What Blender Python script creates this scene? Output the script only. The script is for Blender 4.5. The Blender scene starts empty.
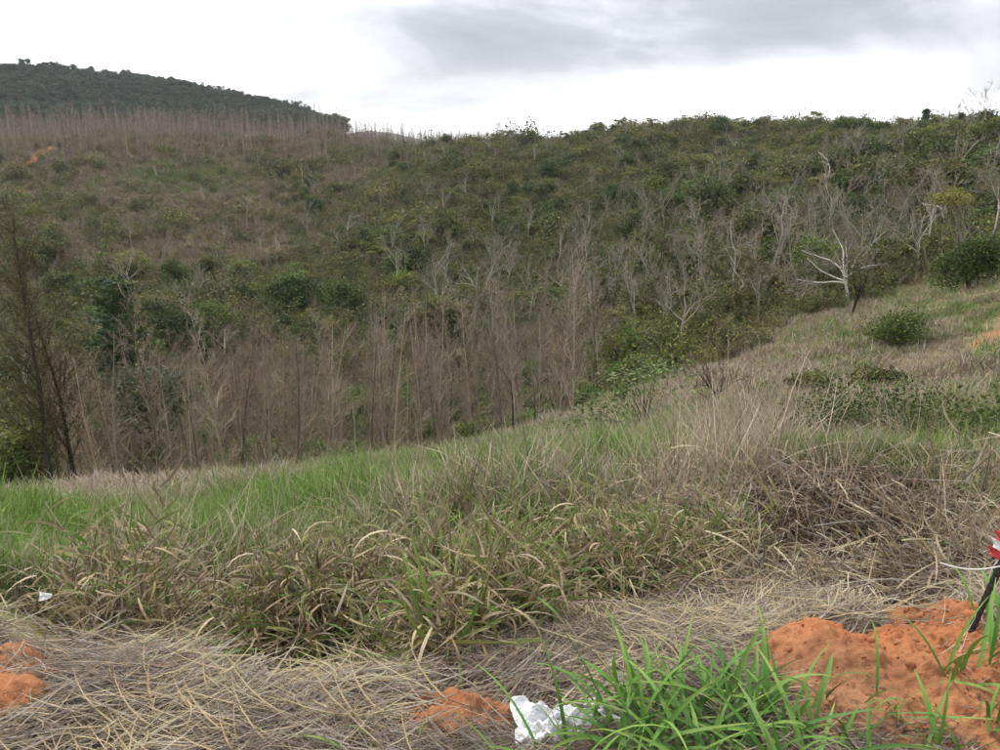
import bpy, math, random
import numpy as np
from mathutils import Vector, Euler

R = math.radians
rng = np.random.default_rng(7)
scene = bpy.context.scene
col = scene.collection

# ------------------------------------------------------------------ camera
EYE = 1.6
FPX = 770.0                      # focal length for a 1000 px wide frame
PITCH = math.atan((375 - 165) / FPX)
cam_d = bpy.data.cameras.new('camera')
cam_d.angle_x = 2 * math.atan(500 / FPX)
cam_d.clip_start = 0.05
cam_d.clip_end = 9000
cam = bpy.data.objects.new('camera', cam_d)
col.objects.link(cam)
cam.location = (0, 0, EYE)
cam.rotation_euler = (math.pi / 2 - PITCH, 0, 0)
scene.camera = cam

# ------------------------------------------------------------------ sky and light
SUN_EL, SUN_AZ = R(58), R(-35)    # azimuth from +Y towards +X
world = bpy.data.worlds.new('World')
scene.world = world
world.use_nodes = True
world.cycles.sampling_method = 'MANUAL'
world.cycles.sample_map_resolution = 512
nt = world.node_tree
nt.nodes.clear()
def N(tree, t, **kw):
    n = tree.nodes.new(t)
    for k, v in kw.items():
        setattr(n, k, v)
    return n
def setin(n, **kw):
    for k, v in kw.items():
        n.inputs[k.replace('_', ' ')].default_value = v
out = N(nt, 'ShaderNodeOutputWorld')
bg_sky = N(nt, 'ShaderNodeBackground'); bg_sky.inputs['Strength'].default_value = 0.11
sky = N(nt, 'ShaderNodeTexSky', sky_type='NISHITA', sun_disc=False, sun_elevation=SUN_EL, sun_rotation=SUN_AZ,
        dust_density=2.0, air_density=1.0)
nt.links.new(sky.outputs[0], bg_sky.inputs['Color'])
tc = N(nt, 'ShaderNodeTexCoord')
mp = N(nt, 'ShaderNodeMapping')
mp.inputs['Scale'].default_value = (1.0, 1.0, 3.0)
mp.inputs['Location'].default_value = (4.277, 17.173, 2.535)
nt.links.new(tc.outputs['Generated'], mp.inputs['Vector'])
n1 = N(nt, 'ShaderNodeTexNoise'); setin(n1, Scale=3.6, Detail=9.0, Roughness=0.56, Distortion=0.35)
nt.links.new(mp.outputs[0], n1.inputs['Vector'])
n2 = N(nt, 'ShaderNodeTexNoise'); setin(n2, Scale=1.5, Detail=2.0, Roughness=0.5)
nt.links.new(mp.outputs[0], n2.inputs['Vector'])
sep = N(nt, 'ShaderNodeSeparateXYZ'); nt.links.new(tc.outputs['Generated'], sep.inputs[0])
def math_node(op, a, b=None, c=None, clamp=False):
    m = N(nt, 'ShaderNodeMath', operation=op, use_clamp=clamp)
    for i, v in enumerate((a, b, c)):
        if v is None: continue
        if isinstance(v, (int, float)): m.inputs[i].default_value = v
        else: nt.links.new(v, m.inputs[i])
    return m.outputs[0]
# cloud deck: thin and glaring near the horizon, heavier grey masses higher up
elev = N(nt, 'ShaderNodeMapRange', interpolation_type='SMOOTHSTEP')
nt.links.new(sep.outputs['Z'], elev.inputs['Value'])
setin(elev, From_Min=0.02, From_Max=0.20, To_Min=-0.15, To_Max=0.03)
mix_n = math_node('ADD', math_node('MULTIPLY', n1.outputs['Fac'], 0.5), math_node('MULTIPLY', n2.outputs['Fac'], 0.75))
dens = math_node('ADD', mix_n, elev.outputs[0])
ramp = N(nt, 'ShaderNodeValToRGB')
cr = ramp.color_ramp
cr.elements[0].position = 0.545; cr.elements[0].color = (1.45, 1.45, 1.47, 1)
cr.elements[1].position = 0.86; cr.elements[1].color = (0.16, 0.163, 0.175, 1)
e = cr.elements.new(0.63); e.color = (0.54, 0.54, 0.56, 1)
e = cr.elements.new(0.72); e.color = (0.31, 0.312, 0.332, 1)
nt.links.new(dens, ramp.inputs['Fac'])
bg_cl = N(nt, 'ShaderNodeBackground'); bg_cl.inputs['Strength'].default_value = 1.0
nt.links.new(ramp.outputs['Color'], bg_cl.inputs['Color'])
mx = N(nt, 'ShaderNodeMixShader'); mx.inputs[0].default_value = 0.9
nt.links.new(bg_sky.outputs[0], mx.inputs[1]); nt.links.new(bg_cl.outputs[0], mx.inputs[2])
nt.links.new(mx.outputs[0], out.inputs['Surface'])

sun_d = bpy.data.lights.new('sun', 'SUN')
sun_d.energy = 1.5
sun_d.angle = R(10)
sun_d.color = (1.0, 0.965, 0.91)
sun = bpy.data.objects.new('sun', sun_d); col.objects.link(sun)
sv = Vector((math.sin(SUN_AZ) * math.cos(SUN_EL), math.cos(SUN_AZ) * math.cos(SUN_EL), math.sin(SUN_EL)))
sun.rotation_euler = sv.to_track_quat('Z', 'Y').to_euler()
vs = scene.view_settings
vs.view_transform = 'Standard'; vs.look = 'None'; vs.exposure = 1.02; vs.gamma = 1.0
vs.use_curve_mapping = False
scene.cycles.max_bounces = 3
scene.cycles.diffuse_bounces = 2
scene.cycles.transmission_bounces = 2
scene.cycles.adaptive_threshold = 0.03
scene.cycles.caustics_reflective = False
scene.cycles.caustics_refractive = False

# ------------------------------------------------------------------ numpy noise
def _hash(ix, iy, seed):
    h = (ix.astype(np.int64) * 374761393 + iy.astype(np.int64) * 668265263 + seed * 982451653) & 0xFFFFFFFF
    h = ((h ^ (h >> 13)) * 1274126177) & 0xFFFFFFFF
    return ((h ^ (h >> 16)) & 0xFFFFFF) / float(0xFFFFFF)
def vnoise(x, y, seed=0):
    x = np.asarray(x, float); y = np.asarray(y, float)
    ix = np.floor(x); iy = np.floor(y); fx = x - ix; fy = y - iy
    fx = fx * fx * fx * (fx * (fx * 6 - 15) + 10); fy = fy * fy * fy * (fy * (fy * 6 - 15) + 10)
    a = _hash(ix, iy, seed); b = _hash(ix + 1, iy, seed); c = _hash(ix, iy + 1, seed); d = _hash(ix + 1, iy + 1, seed)
    return (a + (b - a) * fx) * (1 - fy) + (c + (d - c) * fx) * fy - 0.5
def fbm(x, y, seed=0, octv=4, gain=0.5):
    s = 0; amp = 1; f = 1
    for i in range(octv):
        s = s + amp * vnoise(np.asarray(x) * f + 17.3 * i, np.asarray(y) * f - 9.1 * i, seed + i)
        amp *= gain; f *= 2.03
    return s

# ------------------------------------------------------------------ terrain
CP, SP = math.cos(PITCH), math.sin(PITCH)
def pix_ray(px, py):
    u = (np.asarray(px, float) - 500) / FPX; v = (375 - np.asarray(py, float)) / FPX
    dx = u; dy = CP + v * SP; dz = -SP + v * CP
    h = np.sqrt(dx * dx + dy * dy)
    return np.arctan2(dx, dy), dz / h
def project(x, y, z):
    z = z - EYE
    d = y * CP - z * SP
    up = y * SP + z * CP
    d = np.maximum(d, 1e-3)
    return 500 + FPX * x / d, 375 - FPX * up / d

CTRL = {
    -160: [(750, 2.6), (650, 3.2), (590, 4.6), (565, 7), (540, 12), (522, 20), (514, 27), (540, 36), (530, 48), (490, 62), (400, 85), (325, 110), (240, 150), (190, 190), (155, 235), (145, 270), (140, 330), (130, 400), (130, 460), (100, 550), (66, 650), (90, 800), (150, 1500), (158, 3200)],
    0: [(750, 2.3), (650, 2.9), (600, 4.0), (572, 6), (540, 11), (512, 20), (501, 27), (530, 36), (522, 48), (480, 62), (400, 85), (330, 110), (250, 150), (200, 190), (162, 235), (150, 270), (146, 330), (138, 400), (138, 460), (108, 550), (80, 650), (100, 800), (155, 1500), (158, 3200)],
    150: [(750, 2.06), (697, 2.32), (680, 2.9), (612, 4.1), (572, 5.6), (534, 10), (507, 18), (493, 26), (518, 35), (508, 48), (460, 64), (385, 85), (330, 107), (250, 150), (200, 187), (160, 230), (150, 265), (147, 325), (140, 400), (140, 460), (112, 550), (94, 640), (110, 800), (155, 1500), (156, 3200)],
    270: [(750, 1.92), (724, 2.05), (712, 2.6), (640, 3.5), (600, 4.2), (570, 5.4), (528, 9), (502, 16), (483, 24), (508, 34), (495, 48), (448, 65), (380, 85), (330, 105), (250, 150), (200, 185), (160, 225), (152, 260), (148, 320), (141, 400), (139, 480), (124, 560), (118, 620), (125, 800), (155, 1500), (150, 3200)],
    370: [(750, 1.9), (702, 2.14), (682, 2.65), (618, 3.5), (566, 5.0), (526, 8.4), (494, 14), (470, 24), (488, 34), (475, 48), (436, 63), (375, 82), (330, 100), (260, 130), (210, 160), (170, 200), (152, 230), (150, 270), (148, 320), (147, 500), (148, 620), (150, 900), (150, 1600), (131, 3200)],
    500: [(750, 1.85), (690, 2.2), (650, 2.6), (605, 3.3), (564, 4.5), (524, 7.5), (486, 13), (460, 22), (451, 28), (442, 34), (455, 45), (425, 58), (382, 75), (340, 92), (280, 120), (220, 150), (170, 185), (147, 215), (155, 260), (165, 400), (165, 1500), (160, 3200)],
    620: [(750, 1.85), (690, 2.2), (645, 2.6), (600, 3.3), (555, 4.4), (505, 7.0), (470, 12), (440, 20), (415, 30), (402, 37), (405, 46), (390, 57), (352, 72), (320, 85), (270, 110), (220, 140), (165, 178), (136, 205), (150, 260), (165, 400), (165, 1500), (162, 3200)],
    750: [(750, 1.95), (680, 2.3), (640, 2.7), (605, 3.3), (575, 3.85), (500, 4.45), (478, 7.0), (445, 12.5), (412, 20), (388, 28), (374, 36), (364, 44), (345, 54), (315, 66), (278, 85), (228, 115), (178, 150), (142, 187), (131, 204), (150, 260), (165, 400), (165, 1500), (162, 3200)],
    880: [(750, 2.1), (650, 2.66), (617, 3.2), (587, 3.85), (495, 4.5), (482, 7.0), (440, 12.5), (400, 20), (365, 28), (335, 36), (318, 44), (302, 54), (275, 68), (240, 88), (200, 118), (152, 158), (133, 185), (127, 196), (150, 260), (165, 400), (165, 1500), (162, 3200)],
    1000: [(750, 2.3), (640, 2.95), (603, 3.5), (574, 4.15), (500, 4.85), (492, 6.3), (475, 9), (430, 14), (390, 20), (345, 28), (312, 36), (288, 44), (270, 53), (248, 66), (218, 86), (178, 116), (142, 152), (124, 178), (145, 230), (165, 400), (165, 1500), (162, 3200)],
    1160: [(750, 2.6), (630, 3.4), (560, 4.3), (515, 5.6), (470, 9), (425, 14), (375, 20), (325, 28), (285, 36), (260, 44), (244, 53), (225, 66), (200, 86), (165, 116), (135, 152), (118, 178), (140, 230), (165, 400), (165, 1500), (162, 3200)],
}
AZK = 2.2
_c = []
for _px, _rows in CTRL.items():
    for _py, _r in _rows:
        a, t = pix_ray(_px, _py)
        _c.append((a * AZK, math.log(_r), t + EYE / _r))
    for _r in (0.7, 1.2):
        _c.append((_c[-1][0], math.log(_r), 0.0))
_c = np.array(_c)
def _tps(d2):
    return np.where(d2 > 1e-12, 0.5 * d2 * np.log(np.maximum(d2, 1e-12)), 0.0)
_n = len(_c)
_K = _tps(((_c[:, None, :2] - _c[None, :, :2]) ** 2).sum(-1)) + np.eye(_n) * 2e-3
_Pm = np.c_[np.ones(_n), _c[:, :2]]
_A = np.zeros((_n + 3, _n + 3)); _A[:_n, :_n] = _K; _A[:_n, _n:] = _Pm; _A[_n:, :_n] = _Pm.T
_w = np.linalg.solve(_A, np.r_[_c[:, 2], 0, 0, 0])
def _tz(a, lr):
    a = a * AZK
    o = np.empty(a.shape)
    for i in range(0, a.size, 20000):
        s = slice(i, i + 20000)
        d2 = (a[s, None] - _c[None, :, 0]) ** 2 + (lr[s, None] - _c[None, :, 1]) ** 2
        o[s] = _tps(d2) @ _w[:_n] + _w[_n] + _w[_n + 1] * a[s] + _w[_n + 2] * lr[s]
    return o
# local relief near the camera: (x, y, height, sx, sy)
BUMPS = [(1.8, 4.2, 0.08, 0.8, 0.22), (2.7, 4.35, 0.08, 0.6, 0.25), (-1.5, 3.75, 0.08, 0.5, 0.35), (0.05, 4.0, 0.08, 0.6, 0.3),
         (-0.85, 2.7, -0.30, 0.45, 0.24), (-0.9, 3.7, 0.12, 0.7, 0.3)]
def height(x, y):
    x = np.atleast_1d(np.asarray(x, float)); y = np.atleast_1d(np.asarray(y, float))
    sh = x.shape; x = x.ravel(); y = y.ravel()
    r = np.hypot(x, y); az = np.arctan2(x, y)
    lim = 0.72
    aa = np.abs(az)
    ae = np.where(aa < lim, aa, lim) * np.sign(az)
    rr = np.clip(r, 0.5, 4200)
    t = _tz(ae, np.log(rr))
    back = np.clip((aa - 1.0) / 1.2, 0, 1); back = back * back * (3 - 2 * back)
    t = t * (1 - back) + 0.04 * back * np.clip(r / 4, 0, 1)
    z = t * rr
    far = np.clip(r / 60, 0, 1)
    z = z + fbm(x * 0.9, y * 0.9, 3, 4) * 0.10 * np.clip((r - 1.2) / 2, 0, 1)
    z = z + fbm(x * 0.12, y * 0.12, 11, 4) * 1.2 * far
    z = z + fbm(x * 0.02, y * 0.02, 23, 3) * 7.0 * np.clip((r - 70) / 150, 0, 1)
    for bx, by, bh, sx, sy in BUMPS:
        z = z + bh * np.exp(-((x - bx) / sx) ** 2 - ((y - by) / sy) ** 2)
    return z.reshape(sh)
def hit(px, py, rmax=1500.0):
    """first point of the ground seen along that line of sight"""
    a, t = pix_ray(px, py)
    rr = np.exp(np.linspace(math.log(1.2), math.log(rmax), 900))
    x = np.sin(a) * rr; y = np.cos(a) * rr
    d = height(x, y) - (EYE + t * rr)
    k = np.argmax(d > 0) if (d > 0).any() else len(rr) - 1
    return float(x[k]), float(y[k]), float(height(x[k], y[k])[0])
def at(px, r, row=330):
    a, _ = pix_ray(px, row)
    x, y = math.sin(a) * r, math.cos(a) * r
    return x, y, float(height(x, y)[0])

# coarse visibility (ground only)
_vaz = np.linspace(-0.72, 0.72, 181); _vlr = np.linspace(math.log(1.5), math.log(1000), 260)
_VA, _VL = np.meshgrid(_vaz, _vlr, indexing='ij')
_vr = np.exp(_VL); _vz = height(np.sin(_VA) * _vr, np.cos(_VA) * _vr)
_VH = np.maximum.accumulate((_vz - EYE) / _vr, axis=1)
def visible(x, y, z, h):
    r = np.hypot(x, y); a = np.arctan2(x, y)
    i = np.clip(np.round((a + 0.72) / 1.44 * 180).astype(int), 0, 180)
    j = np.clip(((np.log(r) - _vlr[0]) / (_vlr[-1] - _vlr[0]) * 259).astype(int) - 2, 0, 259)
    return (z + h - EYE) / r > _VH[i, j]

# ------------------------------------------------------------------ what grows where, read over the ground
def grid_map(cols, rows, table):
    T = np.array(table, float)
    def fn(px, py):
        u = np.clip(np.interp(px, cols, range(len(cols))), 0, len(cols) - 1.001)
        v = np.clip(np.interp(py, rows, range(len(rows))), 0, len(rows) - 1.001)
        i = u.astype(int); j = v.astype(int); fu = u - i; fv = v - j
        return (T[j, i] * (1 - fu) + T[j, i + 1] * fu) * (1 - fv) + (T[j + 1, i] * (1 - fu) + T[j + 1, i + 1] * fu) * fv
    return fn
C10 = [50, 150, 250, 350, 450, 550, 650, 750, 850, 950]
tree_green = grid_map(C10, [150, 180, 210, 240, 270, 300, 330, 360, 400], [
    [0, 0, 0, 1, 2, 4, 6, 7, 8, 8],
    [1, 0, 1, 1, 4, 6, 6, 6, 6, 7],
    [1, 0, 0, 1, 4, 6, 4, 5, 4, 5],
    [2, 0, 0, 3, 4, 4, 3, 3, 2, 4],
    [2, 1, 3, 4, 3, 3, 3, 2, 2, 4],
    [3, 3, 5, 5, 3, 2, 3, 3, 3, 5],
    [6, 7, 5, 5, 5, 2, 3, 3, 4, 2],
    [6, 6, 1, 1, 3, 1, 4, 3, 4, 0],
    [6, 4, 1, 1, 1, 1, 4, 3, 2, 0]])
tree_bare = grid_map(C10, [150, 180, 210, 240, 270, 300, 330, 360, 400], [
    [1, 1, 1, 2, 5, 5, 4, 4, 4, 4],
    [1, 1, 1, 2, 3, 3, 4, 4, 4, 3],
    [1, 1, 1, 2, 3, 3, 6, 6, 6, 5],
    [1, 1, 2, 2, 5, 4, 7, 7, 8, 6],
    [1, 1, 2, 3, 6, 5, 7, 8, 9, 6],
    [1, 1, 1, 2, 5, 6, 7, 8, 8, 3],
    [1, 1, 1, 1, 3, 6, 6, 7, 7, 1],
    [1, 2, 2, 2, 3, 5, 5, 6, 4, 0],
    [1, 2, 2, 2, 3, 4, 3, 4, 1, 0]])
grass_green = grid_map(C10, [300, 340, 380, 420, 460, 490, 520, 550, 590, 630, 680], [
    [1, 1, 1, 1, 1, 1, 1, 1, 2.5, 3],
    [1, 1, 1, 1, 1, 1, 1, 1, 3, 2],
    [1, 1, 1, 1, 1, 1, 1, 1, 2, 2.5],
    [1, 1, 1, 1, 1, 1, 4, 1, 2, 3.5],
    [1, 1, 2, 6, 7, 8, 7, 2.5, 2.5, 3.5],
    [0, 0, 2.5, 8, 8, 7, 6, 3, 4, 4],
    [1, 5, 8, 8, 7, 6, 5, 3, 3, 3],
    [8, 9, 8, 6, 5, 4, 4, 3, 3, 3],
    [8, 6, 4, 3, 3, 2, 2, 2, 2, 3],
    [4, 3, 2, 2, 2, 2, 2, 2, 2, 3],
    [2, 2, 2, 2, 2, 2, 2, 2, 2, 2]])

# ------------------------------------------------------------------ mesh helpers
def mk_mesh(name, V, F, C=None, mats=(), midx=None, smooth=False):
    """V (n,3); F list of (m,k) face arrays of equal k each; C (n,3) point colours"""
    if isinstance(F, np.ndarray): F = [F]
    F = [f for f in F if len(f)]
    me = bpy.data.meshes.new(name)
    V = np.asarray(V, np.float32)
    me.vertices.add(len(V)); me.vertices.foreach_set('co', V.ravel())
    nl = sum(f.size for f in F); nf = sum(len(f) for f in F)
    me.loops.add(nl); me.polygons.add(nf)
    me.loops.foreach_set('vertex_index', np.concatenate([f.ravel() for f in F]).astype(np.int32))
    tot = np.concatenate([np.full(len(f), f.shape[1], np.int32) for f in F])
    st = np.zeros(nf, np.int32); st[1:] = np.cumsum(tot)[:-1]
    me.polygons.foreach_set('loop_start', st)
    me.update(calc_edges=True)
    if midx is not None: me.polygons.foreach_set('material_index', np.asarray(midx, np.int32))
    me.polygons.foreach_set('use_smooth', np.full(nf, smooth, bool))
    if C is not None:
        at_ = me.color_attributes.new('Col', 'FLOAT_COLOR', 'POINT')
        at_.data.foreach_set('color', np.c_[np.asarray(C, np.float32), np.ones(len(V), np.float32)].astype(np.float32).ravel())
    for m in mats: me.materials.append(m)
    me.validate()
    return me
class Geo:
    def __init__(self): self.V = []; self.F = {}; self.C = []; self.n = 0
    def add(self, V, F, C):
        for f in (F if isinstance(F, list) else [F]):
            self.F.setdefault(f.shape[1], []).append(f + self.n)
        self.V.append(V); self.C.append(np.broadcast_to(C, V.shape)); self.n += len(V)
        return self
    def mesh(self, name, *mats, smooth=False):
        return mk_mesh(name, np.concatenate(self.V), [np.concatenate(f) for f in self.F.values()], np.concatenate(self.C), mats, smooth=smooth)
def norm(v): return v / np.maximum(np.linalg.norm(v, axis=-1, keepdims=True), 1e-9)

def blades(P, az, lean, bend, L, W, C, tip=None, seg=4, sway=0.0, twist=0.0, across=2, kink=1.3, fold=0.25, wbase=0.6):
    """leaf blades / straws as tapered bent strips"""
    n = len(P); s = np.linspace(0, 1, seg + 1)
    ang = lean[:, None] + bend[:, None] * s[None] ** kink
    az2 = az[:, None] + (rng.normal(0, 1, n) * sway)[:, None] * s[None]
    h = np.stack([np.cos(az2), np.sin(az2), np.zeros_like(az2)], -1)
    t = h * np.sin(ang)[..., None]; t[..., 2] += np.cos(ang)
    am = (t[:, 1:] + t[:, :-1]) / 2
    pts = np.concatenate([np.zeros((n, 1, 3)), np.cumsum(am * (L / seg)[:, None, None], 1)], 1) + P[:, None]
    side = np.stack([-np.sin(az2), np.cos(az2), np.zeros_like(az2)], -1)
    nrm = -h * np.cos(ang)[..., None]; nrm[..., 2] += np.sin(ang)
    tw = (rng.normal(0, 1, n) * twist)[:, None] * (0.3 + s[None]) + rng.normal(0, 1, n)[:, None] * twist * 0.5
    sd = side * np.cos(tw)[..., None] + nrm * np.sin(tw)[..., None]
    nn = nrm * np.cos(tw)[..., None] - side * np.sin(tw)[..., None]
    w = np.minimum(1, wbase + 2.2 * s) * np.maximum(0.04, (1 - s ** 2.3)) ** 0.8
    w = W[:, None] * w[None] * 0.5
    if across == 2:
        V = np.stack([pts - sd * w[..., None], pts + sd * w[..., None]], 2)
    else:
        V = np.stack([pts - sd * w[..., None] + nn * (w * fold)[..., None], pts, pts + sd * w[..., None] + nn * (w * fold)[..., None]], 2)
    k = across
    base = (np.arange(n) * (seg + 1) * k)[:, None, None]
    q = np.arange(seg)[None, :, None] * k; a = np.arange(k - 1)[None, None, :]
    F = np.stack([base + q + a, base + q + a + 1, base + q + k + a + 1, base + q + k + a], -1).reshape(-1, 4)
    Cc = np.repeat(C[:, None, :], seg + 1, 1)
    if tip is not None:
        f = np.clip((s - 0.55) / 0.45, 0, 1)[None, :, None]
        Cc = Cc * (1 - f) + tip[:, None, :] * f
    Cc = np.repeat(Cc[:, :, None, :], k, 2)
    return V.reshape(-1, 3), F, Cc.reshape(-1, 3)

def pal(colors, n, jit=0.12, weights=None):
    c = np.array(colors)[rng.choice(len(colors), n, p=weights)]
    return np.clip(c * (1 + rng.normal(0, jit, (n, 1))) * (1 + rng.normal(0, 0.04, (n, 3))), 0.005, 0.9)

def branches(P, D, L, R0, R1, seg, wob, up):
    n = len(P); pts = [P]; dirs = [D]
    for i in range(seg):
        D = norm(D + rng.normal(0, wob, (n, 3)) + np.array([0, 0, up]))
        P = P + D * (L / seg)[:, None]
        pts.append(P); dirs.append(D)
    s = np.linspace(0, 1, seg + 1)[None]
    return np.stack(pts, 1), np.stack(dirs, 1), R0[:, None] * (1 - s) + R1[:, None] * s
def tubes(pts, dirs, rad, k, C):
    n, m, _ = pts.shape
    ref = np.where(np.abs(dirs[..., 2:3]) < 0.9, np.array([0, 0, 1.0]), np.array([1.0, 0, 0]))
    a = norm(np.cross(dirs, ref)); b = np.cross(dirs, a)
    th = np.arange(k) / k * 2 * np.pi
    V = pts[:, :, None] + rad[:, :, None, None] * (a[:, :, None] * np.cos(th)[:, None] + b[:, :, None] * np.sin(th)[:, None])
    base = (np.arange(n) * m * k)[:, None, None]; q = np.arange(m - 1)[None, :, None] * k
    i = np.arange(k)[None, None, :]; j = (i + 1) % k
    F = np.stack([base + q + i, base + q + j, base + q + k + j, base + q + k + i], -1).reshape(-1, 4)
    Cc = np.repeat(C, m * k, 0) if len(C) == n else np.broadcast_to(C, (n * m * k, 3))
    return V.reshape(-1, 3), F, Cc
def spawn(pts, dirs, rad, L, n, t0, t1, ang, dang, lr, rr, up_len=0.0, minr=0.008):
    B, m, _ = pts.shape
    idx = np.repeat(np.arange(B), n); N_ = len(idx)
    t = np.tile((np.arange(n) + 0.5) / n, B) + rng.normal(0, 0.3 / n, N_)
    t = np.clip(t0 + (t1 - t0) * t, 0, 0.999)
    f = t * (m - 1); i = f.astype(int); f = (f - i)[:, None]
    P = pts[idx, i] * (1 - f) + pts[idx, i + 1] * f
    d = dirs[idx, i + 1]
    r = rad[idx, i] * (1 - f[:, 0]) + rad[idx, i + 1] * f[:, 0]
    q = rng.normal(0, 1, (N_, 3)); q = norm(q - d * (q * d).sum(-1, keepdims=True))
    a = rng.normal(ang, dang, N_)
    D = d * np.cos(a)[:, None] + q * np.sin(a)[:, None]
    ll = L[idx] * lr * (1 - up_len * t) * rng.uniform(0.65, 1.3, N_)
    r0 = np.maximum(r * rr, minr)
    return P, norm(D), ll, r0
def leaves(P, size, C, up=0.5, asp=0.55):
    n = len(P)
    nrm = norm(rng.normal(0, 1, (n, 3)) + np.array([0, 0, up * 2]))
    a = norm(np.cross(nrm, rng.normal(0, 1, (n, 3)))); b = np.cross(nrm, a)
    size = np.broadcast_to(size, n)[:, None]
    V = np.stack([P - a * size, P + b * size * asp - nrm * size * .15, P + a * size, P - b * size * asp - nrm * size * .15], 1).reshape(-1, 3)
    F = np.arange(n * 4).reshape(n, 4)
    return V, F, np.repeat(C, 4, 0)

# ------------------------------------------------------------------ materials
def mat(name, rough=0.8, transl=0.0, vary=0.22, hue=0.012, noise=0.0, spec=0.25):
    m = bpy.data.materials.new(name); m.use_nodes = True
    t = m.node_tree; t.nodes.clear()
    o = N(t, 'ShaderNodeOutputMaterial'); p = N(t, 'ShaderNodeBsdfPrincipled')
    p.inputs['Roughness'].default_value = rough; p.inputs['Specular IOR Level'].default_value = spec
    at_ = N(t, 'ShaderNodeAttribute', attribute_name='Col')
    oi = N(t, 'ShaderNodeObjectInfo')
    hs = N(t, 'ShaderNodeHueSaturation')
    mr = N(t, 'ShaderNodeMapRange'); setin(mr, To_Min=1 - vary, To_Max=1 + vary)
    t.links.new(oi.outputs['Random'], mr.inputs['Value']); t.links.new(mr.outputs[0], hs.inputs['Value'])
    fr = N(t, 'ShaderNodeMath', operation='FRACT'); ml = N(t, 'ShaderNodeMath', operation='MULTIPLY'); ml.inputs[1].default_value = 7.31
    t.links.new(oi.outputs['Random'], ml.inputs[0]); t.links.new(ml.outputs[0], fr.inputs[0])
    mh = N(t, 'ShaderNodeMapRange'); setin(mh, To_Min=0.5 - hue, To_Max=0.5 + hue)
    t.links.new(fr.outputs[0], mh.inputs['Value']); t.links.new(mh.outputs[0], hs.inputs['Hue'])
    t.links.new(at_.outputs['Color'], hs.inputs['Color'])
    c = hs.outputs[0]
    if noise:
        tcn = N(t, 'ShaderNodeTexCoord'); nz = N(t, 'ShaderNodeTexNoise'); setin(nz, Scale=noise, Detail=5.0, Roughness=0.65)
        t.links.new(tcn.outputs['Object'], nz.inputs['Vector'])
        mr2 = N(t, 'ShaderNodeMapRange'); setin(mr2, To_Min=0.55, To_Max=1.45); t.links.new(nz.outputs['Fac'], mr2.inputs['Value'])
        mm = N(t, 'ShaderNodeMix', data_type='RGBA', blend_type='MULTIPLY'); mm.inputs[0].default_value = 1.0
        t.links.new(c, mm.inputs[6]); t.links.new(mr2.outputs[0], mm.inputs[7]); c = mm.outputs[2]
        bp = N(t, 'ShaderNodeBump'); setin(bp, Strength=0.5, Distance=0.03)
        t.links.new(nz.outputs['Fac'], bp.inputs['Height']); t.links.new(bp.outputs[0], p.inputs['Normal'])
    t.links.new(c, p.inputs['Base Color'])
    if transl:
        tr = N(t, 'ShaderNodeBsdfTranslucent'); t.links.new(c, tr.inputs['Color'])
        ms = N(t, 'ShaderNodeMixShader'); ms.inputs[0].default_value = transl
        t.links.new(p.outputs[0], ms.inputs[1]); t.links.new(tr.outputs[0], ms.inputs[2])
        t.links.new(ms.outputs[0], o.inputs['Surface'])
    else:
        t.links.new(p.outputs[0], o.inputs['Surface'])
    return m
M_BARK = mat('bark', 0.9, noise=9.0)
M_TWIG = mat('twig', 0.9, vary=0.25, hue=0.015)
M_LEAF = mat('leaf', 0.55, transl=0.28, vary=0.3, hue=0.025)
M_GRASS = mat('grass_blade', 0.55, transl=0.18, vary=0.18, hue=0.012)
M_STRAW = mat('straw', 0.75, transl=0.06, vary=0.2, hue=0.008)
M_GROUND = mat('ground_earth', 0.95, vary=0.0, hue=0.0, noise=2.6, spec=0.1)
M_CLOD = mat('soil_clod', 0.97, vary=0.12, hue=0.0, spec=0.08)
M_SOIL = mat('orange_soil', 0.97, vary=0.0, hue=0.0, noise=24.0, spec=0.08)

# ------------------------------------------------------------------ object helpers
def tag(o, label=None, cat=None, group=None, kind=None):
    for k, v in (('label', label), ('category', cat), ('group', group), ('kind', kind)):
        if v: o[k] = v
    return o
def link(name, me, parent=None):
    o = bpy.data.objects.new(name, me); col.objects.link(o)
    if parent is not None: o.parent = parent
    return o
def thing(name, label, cat, loc, rz=0.0, sc=1.0, parts=None, group=None, tilt=(0, 0), mesh=None):
    """parts: [(name, mesh)] under an Empty at the base, or one mesh for a thing too small to show its parts"""
    o = link(name, mesh)
    o.location = loc; o.rotation_euler = (tilt[0], tilt[1], rz)
    o.scale = (sc, sc, sc) if np.isscalar(sc) else sc
    for pn, pm in parts or []: link(pn, pm, o)
    return tag(o, label, cat, group)

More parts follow.
